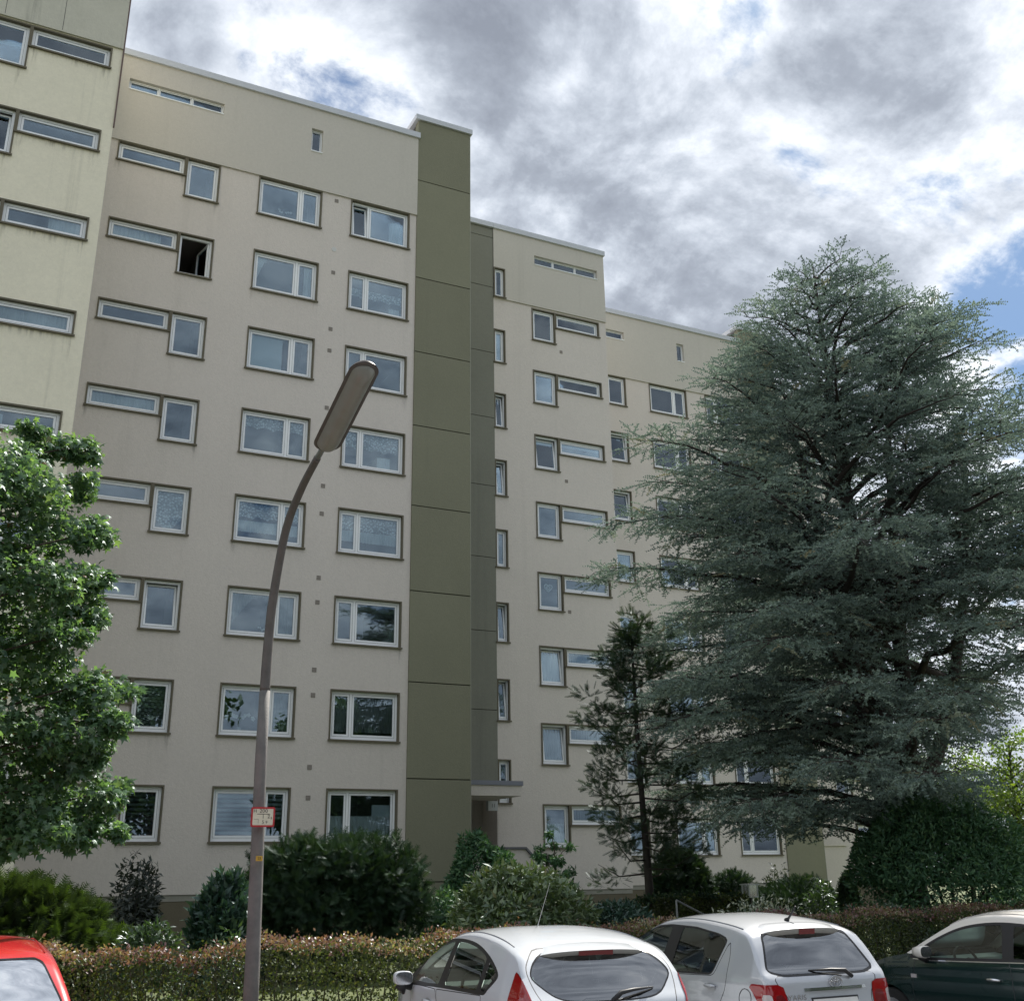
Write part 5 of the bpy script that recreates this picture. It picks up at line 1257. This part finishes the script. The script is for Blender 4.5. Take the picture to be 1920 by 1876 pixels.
def spoiler(t, m, x0, x1, zr, zl, hw0, hw1, under=M_spunder, n=14, crown=0.03, lamp=None, th=0.035):
    """roof lip above the rear glass: x0 joins the roof, x1 is the trailing edge"""
    V = []; F = []; rows = ((x0, zr + 0.004, hw0), ((x0 + x1) / 2, (zr * 0.55 + zl * 0.45) + 0.016, (hw0 + hw1) / 2), (x1, zl, hw1), (x1 + 0.01, zl - th, hw1 * 0.985), (x1 + 0.10, zl - th - 0.006, hw1 * 0.97))
    for x, z, hw in rows:
        for j in range(n + 1):
            q = -1 + 2 * j / n; V.append((x + 0.10 * abs(q) ** 3, q * hw, z - crown * abs(q) ** 2.4 - 0.02 * abs(q) ** 8))
    top = MB(); un = MB()
    for i in range(4):
        for j in range(n):
            a = i * (n + 1) + j; f = (a, a + 1, a + n + 2, a + n + 1)
            (top if i < 2 else un).f.append(f)
    top.v = list(V); un.v = list(V); so = part('spoiler', top, m, t, True); part('spoiler_lip', un, under, so, True)
    if lamp:
        y0, y1 = lamp; b = MB(); W = []
        for j in range(9):
            y = y0 + (y1 - y0) * j / 8; q = abs(y / hw1); zz = zl - crown * q ** 2.4; xx = x1 + 0.10 * q ** 3
            W += [(xx - 0.001, y, zz - 0.004), (xx + 0.006, y, zz - th - 0.006)]
        part('brake_lamp', MB().add(W, [(2 * j, 2 * j + 1, 2 * j + 3, 2 * j + 2) for j in range(8)]), M_redd, so)
    return so

# white hatchback -------------------------------------------------
white = carpaint('paint_white', (0.60, 0.63, 0.67))
belt1 = ([-2.1, -1.3, -0.9, 0.9, 1.3, 2.1], [0.99, 1.01, 1.00, 0.93, 0.90, 0.80])
sp = dict(paint=white, axf=1.33, axr=-1.16, top=[(1.97, 0.42), (1.93, 0.62), (1.72, 0.82), (1.35, 0.945), (1.02, 1.03), (0.62, 1.22), (0.22, 1.40), (-0.10, 1.465), (-0.55, 1.475), (-1.05, 1.43), (-1.44, 1.345), (-1.60, 1.24), (-1.78, 1.03), (-1.87, 0.93), (-1.93, 0.78), (-1.97, 0.55), (-1.93, 0.35)],
    W=([-1.97, -1.88, -1.7, -1.4, -0.9, 0.9, 1.3, 1.65, 1.97], [0.62, 0.74, 0.80, 0.845, 0.862, 0.862, 0.85, 0.79, 0.58]), belt=belt1, low=([-1.97, -1.5, 1.5, 1.97], [0.34, 0.2, 0.2, 0.30]),
    dlo=[(1.16, 0.925), (0.86, 1.10), (0.52, 1.265), (0.20, 1.355), (-0.15, 1.375), (-0.55, 1.355), (-0.90, 1.29), (-1.16, 1.20), (-1.275, 1.13), (-1.22, 1.07), (-1.08, 0.985), (-1.02, 0.965), (0.1, 0.94), (1.0, 0.905)],
    panes=[([(0.98, 0.955), (0.45, 1.30), (0.10, 1.40), (0.02, 1.40), (0.17, 0.955)],), ([(-0.08, 1.40), (-0.80, 1.40), (-0.925, 1.24), (-0.875, 0.985), (-0.01, 0.965)], M_dark), ([(-1.02, 1.28), (-1.25, 1.2), (-1.32, 1.12), (-1.10, 1.0), (-0.975, 0.99)], M_dark)],
    rear=[(0.0, 1.335), (0.40, 1.325), (0.56, 1.27), (0.655, 1.155), (0.60, 1.07), (0.42, 0.965), (0.0, 0.945), (-0.42, 0.965), (-0.60, 1.07), (-0.655, 1.155), (-0.56, 1.27), (-0.40, 1.325)], rear_w=0.012,
    wind=[(-0.52, 1.40), (0.52, 1.40), (0.70, 1.03), (-0.70, 1.03)],
    tail=[([(0.80, 0.905), (0.60, 0.905), (0.52, 0.80), (0.50, 0.66), (0.84, 0.66)], M_lens, 'reverse_lens'), ([(0.895, 1.185), (1.02, 0.90), (1.04, 0.72), (0.44, 0.72), (0.52, 0.86), (0.80, 1.135)], M_red, 'tail_lamp')], xtail=-1.75,
    head=[([(1.35, 0.88), (1.86, 0.73), (1.94, 0.60), (1.62, 0.64), (1.42, 0.76)], M_head, 'headlamp')],
    doors=[dict(poly=[(0.98, 0.92), (0.22, 0.925), (0.10, 0.60), (0.10, 0.30), (0.98, 0.30), (1.0, 0.60)], handle=(0.42, 0.80)), dict(poly=[(0.215, 0.925), (-1.02, 0.965), (-0.98, 0.80), (-0.80, 0.55), (-0.72, 0.30), (0.09, 0.30), (0.09, 0.60)], handle=(-0.66, 0.845))],
    hatch=[(0.55, 1.345), (0.69, 1.20), (0.665, 1.05), (0.61, 0.93), (0.55, 0.62), (-0.55, 0.62), (-0.61, 0.93), (-0.665, 1.05), (-0.69, 1.20), (-0.55, 1.345)], gutter=(0.35, -1.30), gm=mat('gutter_grey', (0.25, 0.26, 0.28), 0.5),
    dz=0.88, mirror=(0.94, 0.955, 0.975), mirrorm=white, mirror_foot=True, dashm=M_dashl)
t, sk = build_car('hatchback', 'white hatchback with boomerang red tail lamp and tall roof aerial, nearest the lamp post', (5.47, 10.66), R(85.7), sp)
spoiler(t, white, -1.30, -1.60, 1.372, 1.325, 0.56, 0.56, lamp=(-0.165, 0.165))
for sg in (1, -1): 
    tl = MB(); xx = sk.xrear(0.80)
part('aerial', MB().tube([(-0.35, 0.0, 1.47), (-0.37, 0, 1.50), (-0.66, 0.0, 1.86)], [0.010, 0.003, 0.0018], 6), mat('aerial_steel', (0.30, 0.31, 0.31), 0.4, 0.3), t)
wiper(t, (sk.xrear(0.945) - 0.02, 0.0, 0.95), (sk.xrear(1.03) - 0.012, -0.43, 1.03))
rear_strip('number_plate', sk, -0.26, 0.26, 0.62, 0.73, 0.012, M_line, t)

# silver-white hatchback ----------------------------------------------
silver = carpaint('paint_silver', (0.50, 0.52, 0.555), 0.32, 0.35)
belt2 = ([-2.1, -1.3, -0.9, 0.9, 1.3, 2.1], [0.98, 0.985, 0.975, 0.90, 0.88, 0.80])
sp = dict(paint=silver, axf=1.25, axr=-1.26, top=[(1.94, 0.45), (1.90, 0.66), (1.72, 0.82), (1.35, 0.94), (1.02, 1.03), (0.60, 1.24), (0.20, 1.42), (-0.10, 1.49), (-0.55, 1.51), (-1.05, 1.475), (-1.48, 1.405), (-1.62, 1.30), (-1.78, 1.05), (-1.865, 0.95), (-1.90, 0.80), (-1.945, 0.60), (-1.91, 0.36)],
    W=([-1.945, -1.88, -1.7, -1.4, -0.9, 0.9, 1.3, 1.65, 1.94], [0.66, 0.755, 0.80, 0.835, 0.848, 0.848, 0.83, 0.77, 0.56]), belt=belt2, low=([-1.95, -1.5, 1.5, 1.95], [0.34, 0.2, 0.2, 0.30]), smooth_dlo=False, dlo_w=0.018,
    dlo=[(1.10, 0.90), (0.62, 1.245), (0.25, 1.375), (-0.15, 1.405), (-0.65, 1.395), (-1.10, 1.345), (-1.275, 1.30), (-1.10, 0.965), (0.2, 0.925)],
    panes=[([(0.95, 0.91), (0.40, 1.36), (0.10, 1.42), (-0.19, 1.42), (-0.075, 0.93)],), ([(-0.40, 1.42), (-0.8, 1.42), (-1.35, 1.35), (-1.12, 0.95), (-0.31, 0.94)],)],
    rear=[(0.52, 1.365), (-0.52, 1.365), (-0.665, 1.02), (-0.50, 0.975), (0.50, 0.975), (0.665, 1.02)], smooth_rear=False, rear_w=0.022,
    wind=[(-0.52, 1.42), (0.52, 1.42), (0.70, 1.03), (-0.70, 1.03)],
    tail=[([(0.70, 0.835), (0.56, 0.835), (0.53, 0.70), (0.62, 0.68)], M_lens, 'reverse_lens'), ([(0.52, 0.83), (0.42, 0.83), (0.36, 0.68), (0.50, 0.68)], M_redd, 'fog_lens'), ([(0.875, 0.925), (0.43, 0.915), (0.33, 0.66), (0.66, 0.66), (0.80, 0.84)], M_red, 'tail_lamp')], xtail=-1.75,
    head=[([(1.35, 0.86), (1.82, 0.74), (1.90, 0.62), (1.5, 0.66)], M_head, 'headlamp')],
    doors=[dict(poly=[(0.98, 0.91), (-0.165, 0.925), (-0.20, 0.60), (-0.20, 0.30), (0.98, 0.30)], handle=(0.05, 0.83)), dict(poly=[(-0.17, 0.93), (-1.12, 0.965), (-1.315, 1.30), (-1.36, 1.15), (-1.345, 0.90), (-1.15, 0.55), (-0.92, 0.30), (-0.21, 0.30), (-0.21, 0.60)], handle=(-1.08, 0.865))],
    hatch=[(-0.60, 0.99), (-0.62, 0.94), (-0.50, 0.80), (-0.48, 0.55), (0.48, 0.55), (0.50, 0.80), (0.62, 0.94), (0.60, 0.99)], gutter=(0.35, -1.40), gm=mat('gutter_grey', (0.25, 0.26, 0.28), 0.5),
    dz=0.87, mirror=(0.84, 0.95, 0.985), dish=mat('dish_silver', (0.45, 0.46, 0.48), 0.35, 0.3))
t, sk = build_car('hatchback', 'silver hatchback with oval chrome emblem and stub aerial, parked between white and dark green cars', (8.20, 11.24), R(88), sp)
spoiler(t, silver, -1.36, -1.64, 1.437, 1.392, 0.53, 0.52, lamp=(-0.10, 0.10), th=0.05)
part('aerial', MB().tube([(-1.26, -0.05, 1.45), (-1.30, -0.05, 1.475), (-1.43, -0.05, 1.59)], [0.03, 0.012, 0.007], 8), M_black, t, True)
wiper(t, (sk.xrear(0.955) - 0.025, -0.30, 0.955), (sk.xrear(1.035) - 0.012, 0.16, 1.02))
rear_strip('chrome_bar', sk, -0.47, 0.31, 0.845, 0.875, 0.022, M_chrome, t)
rear_strip('number_plate', sk, -0.32, 0.22, 0.66, 0.775, 0.012, M_line, t); rear_strip('plate_frame', sk, -0.335, 0.235, 0.645, 0.79, 0.009, M_black, t)
xe = sk.xrear(0.91) - 0.012
def ell(a, b, cz, cy, n=24): return [(xe - 0.004, -0.085 + cy + a * math.cos(q), 0.915 + cz + b * math.sin(q)) for q in np.linspace(0, 2 * math.pi, n)]
M_emb = mat('emblem_chrome', (0.42, 0.43, 0.45), 0.22, 1.0)
em = part('emblem', MB().tube(ell(0.072, 0.050, 0, 0), 0.0085, 6), M_emb, t, True)
part('ring', MB().tube(ell(0.046, 0.016, 0.022, 0), 0.0065, 6), M_emb, em, True); part('ring', MB().tube(ell(0.019, 0.045, 0.0, 0), 0.0065, 6), M_emb, em, True)
lettering('YARIS', 0.07, M_emb, t, (sk.xrear(0.80) - 0.006, 0.40, 0.795), (math.pi / 2, 0, -math.pi / 2), 1.2)
lettering('D-4D', 0.045, M_emb, t, (sk.xrear(0.80) + 0.02, -0.52, 0.81), (math.pi / 2, 0, -math.pi / 2 + 0.25))
fl = [(-1.62 + 0.085 * math.cos(a), 0.0, 0.79 + 0.085 * math.sin(a)) for a in np.linspace(0, 6.283, 22)]
part('fuel_flap_gap', MB().tube([(x, sk.yat(x, z) + 0.001, z) for x, y, z in fl], 0.004, 4), M_seal, t)

# dark green small car with cream roof -------------------------------------
dgreen = carpaint('paint_dark_green', (0.008, 0.026, 0.025), 0.2); cream = carpaint('paint_cream', (0.80, 0.755, 0.70))
sp = dict(paint=dgreen, axf=1.15, axr=-1.15, top=[(1.80, 0.42), (1.77, 0.62), (1.62, 0.80), (1.30, 0.915), (1.00, 0.98), (0.86, 1.01), (0.55, 1.20), (0.22, 1.385), (-0.08, 1.465), (-0.50, 1.49), (-0.95, 1.455), (-1.30, 1.35), (-1.52, 1.13), (-1.64, 0.95), (-1.71, 0.80), (-1.75, 0.58), (-1.70, 0.36)],
    W=([-1.75, -1.66, -1.4, -1.0, -0.5, 0.8, 1.2, 1.5, 1.80], [0.56, 0.68, 0.77, 0.812, 0.825, 0.825, 0.80, 0.72, 0.52]), belt=([-1.8, -1.2, -0.6, 0.7, 1.1, 1.8], [0.955, 0.965, 0.955, 0.925, 0.90, 0.78]), low=([-1.75, -1.3, 1.3, 1.8], [0.34, 0.2, 0.2, 0.30]), tumble=0.40,
    dlo=[(0.80, 0.955), (0.66, 1.055), (0.40, 1.19), (0.10, 1.30), (-0.25, 1.355), (-0.62, 1.36), (-0.95, 1.32), (-1.18, 1.22), (-1.27, 1.10), (-1.20, 1.02), (-0.9, 0.985), (-0.3, 0.965), (0.4, 0.945)],
    panes=[([(0.66, 0.955), (0.40, 1.25), (0.05, 1.42), (-0.44, 1.42), (-0.50, 0.965)],), ([(-0.60, 1.42), (-1.4, 1.42), (-1.36, 0.99), (-0.64, 0.975)], M_dark)], trim=M_rtrim,
    rear=[(0.42, 1.32), (-0.42, 1.32), (-0.52, 1.06), (0.52, 1.06)], smooth_rear=False, wind=[(-0.50, 1.395), (0.50, 1.395), (0.66, 1.01), (-0.66, 1.01)],
    tail=[([(0.62, 0.98), (0.45, 0.98), (0.45, 0.74), (0.62, 0.74)], M_red, 'tail_lamp')], xtail=-1.6,
    head=[([(1.36, 0.80), (1.50, 0.86), (1.62, 0.80), (1.62, 0.66), (1.48, 0.62), (1.38, 0.70)], M_head, 'headlamp')],
    doors=[dict(poly=[(0.72, 0.945), (-0.60, 0.972), (-0.62, 0.62), (-0.50, 0.28), (0.74, 0.28), (0.78, 0.6)], handle=(-0.37, 0.785), hm=M_chrome)],
    hatch=[(-0.55, 0.93), (-0.48, 0.60), (0.48, 0.60), (0.55, 0.93)], gutter=(0.30, -1.1), gm=mat('gutter_cream', (0.5, 0.47, 0.44), 0.5),
    roof=([(0.87, 0.995), (0.89, 1.12), (0.2, 1.6), (-1.7, 1.6), (-1.52, 1.02), (-1.25, 1.035)], cream),
    dz=0.90, mirror=(0.50, 0.915, 1.035), mirrorm=cream, dashm=M_dashl, dish=mat('dish_green', (0.02, 0.05, 0.045), 0.3), sx=-0.12)
t, sk = build_car('small_car', 'dark green small car with cream roof and cream mirror at the right', (11.5, 10.05), R(93), sp)
pts = [(x, sk.yat(x, np.interp(x, [-0.9, -0.3, 0.4, 0.74], [0.975, 0.957, 0.938, 0.944])) + 0.004, np.interp(x, [-0.9, -0.3, 0.4, 0.74], [0.975, 0.957, 0.938, 0.944])) for x in np.linspace(0.74, -1.1, 16)]
part('chrome_strip', MB().tube(pts, 0.007, 6), M_chrome, t)
fb = part('side_repeater', MB().box((0.70, sk.yat(.74, .765) - 0.004, 0.745), (0.78, sk.yat(.74, .765) + 0.008, 0.785)), M_lens, t)

# red car facing the street -------------------------------------------------
red = carpaint('paint_red', (0.50, 0.018, 0.022), 0.25)
sp2 = dict(sp); sp2.pop('roof')
sp2.update(paint=red, axf=1.30, axr=-1.22, top=[(1.95, 0.42), (1.92, 0.62), (1.75, 0.80), (1.40, 0.92), (1.05, 1.00), (0.90, 1.03), (0.66, 1.20), (0.40, 1.37), (0.10, 1.455), (-0.45, 1.51), (-1.0, 1.47), (-1.45, 1.36), (-1.70, 1.10), (-1.82, 0.93), (-1.88, 0.78), (-1.92, 0.55), (-1.88, 0.36)],
    W=([-1.92, -1.82, -1.6, -1.2, -0.5, 0.8, 1.3, 1.6, 1.95], [0.60, 0.72, 0.79, 0.83, 0.845, 0.845, 0.83, 0.77, 0.58]), belt=([-1.9, -1.2, -0.6, 0.7, 1.1, 1.9], [0.98, 0.98, 0.97, 0.94, 0.90, 0.78]), low=([-1.9, -1.5, 1.5, 1.95], [0.34, 0.2, 0.2, 0.30]), tumble=0.36,
    dlo=[(0.95, 0.93), (0.62, 1.16), (0.33, 1.33), (0.0, 1.375), (-0.6, 1.375), (-1.1, 1.32), (-1.33, 1.2), (-1.30, 1.05), (-0.9, 0.985), (0.4, 0.945)], smooth_dlo=False,
    panes=[([(0.78, 0.94), (0.35, 1.30), (0.05, 1.42), (-0.28, 1.42), (-0.28, 0.96)],), ([(-0.38, 1.42), (-1.4, 1.42), (-1.4, 1.0), (-0.38, 0.975)],)],
    rear=[(0.50, 1.32), (-0.50, 1.32), (-0.60, 1.0), (0.60, 1.0)], wind=[(-0.57, 1.365), (0.57, 1.365), (0.735, 1.02), (-0.735, 1.02)], xtail=-1.7,
    head=[([(1.40, 0.84), (1.80, 0.74), (1.92, 0.60), (1.50, 0.62)], M_head, 'headlamp')], doors=[dict(poly=[(0.86, 0.935), (-0.32, 0.957), (-0.34, 0.3), (0.9, 0.3)], handle=(-0.15, 0.8)), dict(poly=[(-0.335, 0.957), (-1.25, 0.975), (-1.2, 0.75), (-0.9, 0.3), (-0.35, 0.3)], handle=(-1.0, 0.82))],
    wind_w=0.012, mirror=(0.70, 0.935, 0.965), mirrorm=red, gutter=(0.25, -1.3), gm=mat('gutter_red', (0.30, 0.02, 0.02), 0.4), dashm=M_dash, sx=0.0, windglass=glassmat('windscreen_glass', (0.45, 0.55, 0.5), 1.9, 0.0, 0.60))
t, sk = build_car('hatchback', 'bright red car facing the street at the left picture edge, clouds mirrored in its windscreen', (0.46, 11.1), R(-89), sp2)

print('triangles', sum(sum(len(p.vertices) - 2 for p in o.data.polygons) for o in bpy.data.objects if o.type == 'MESH'))
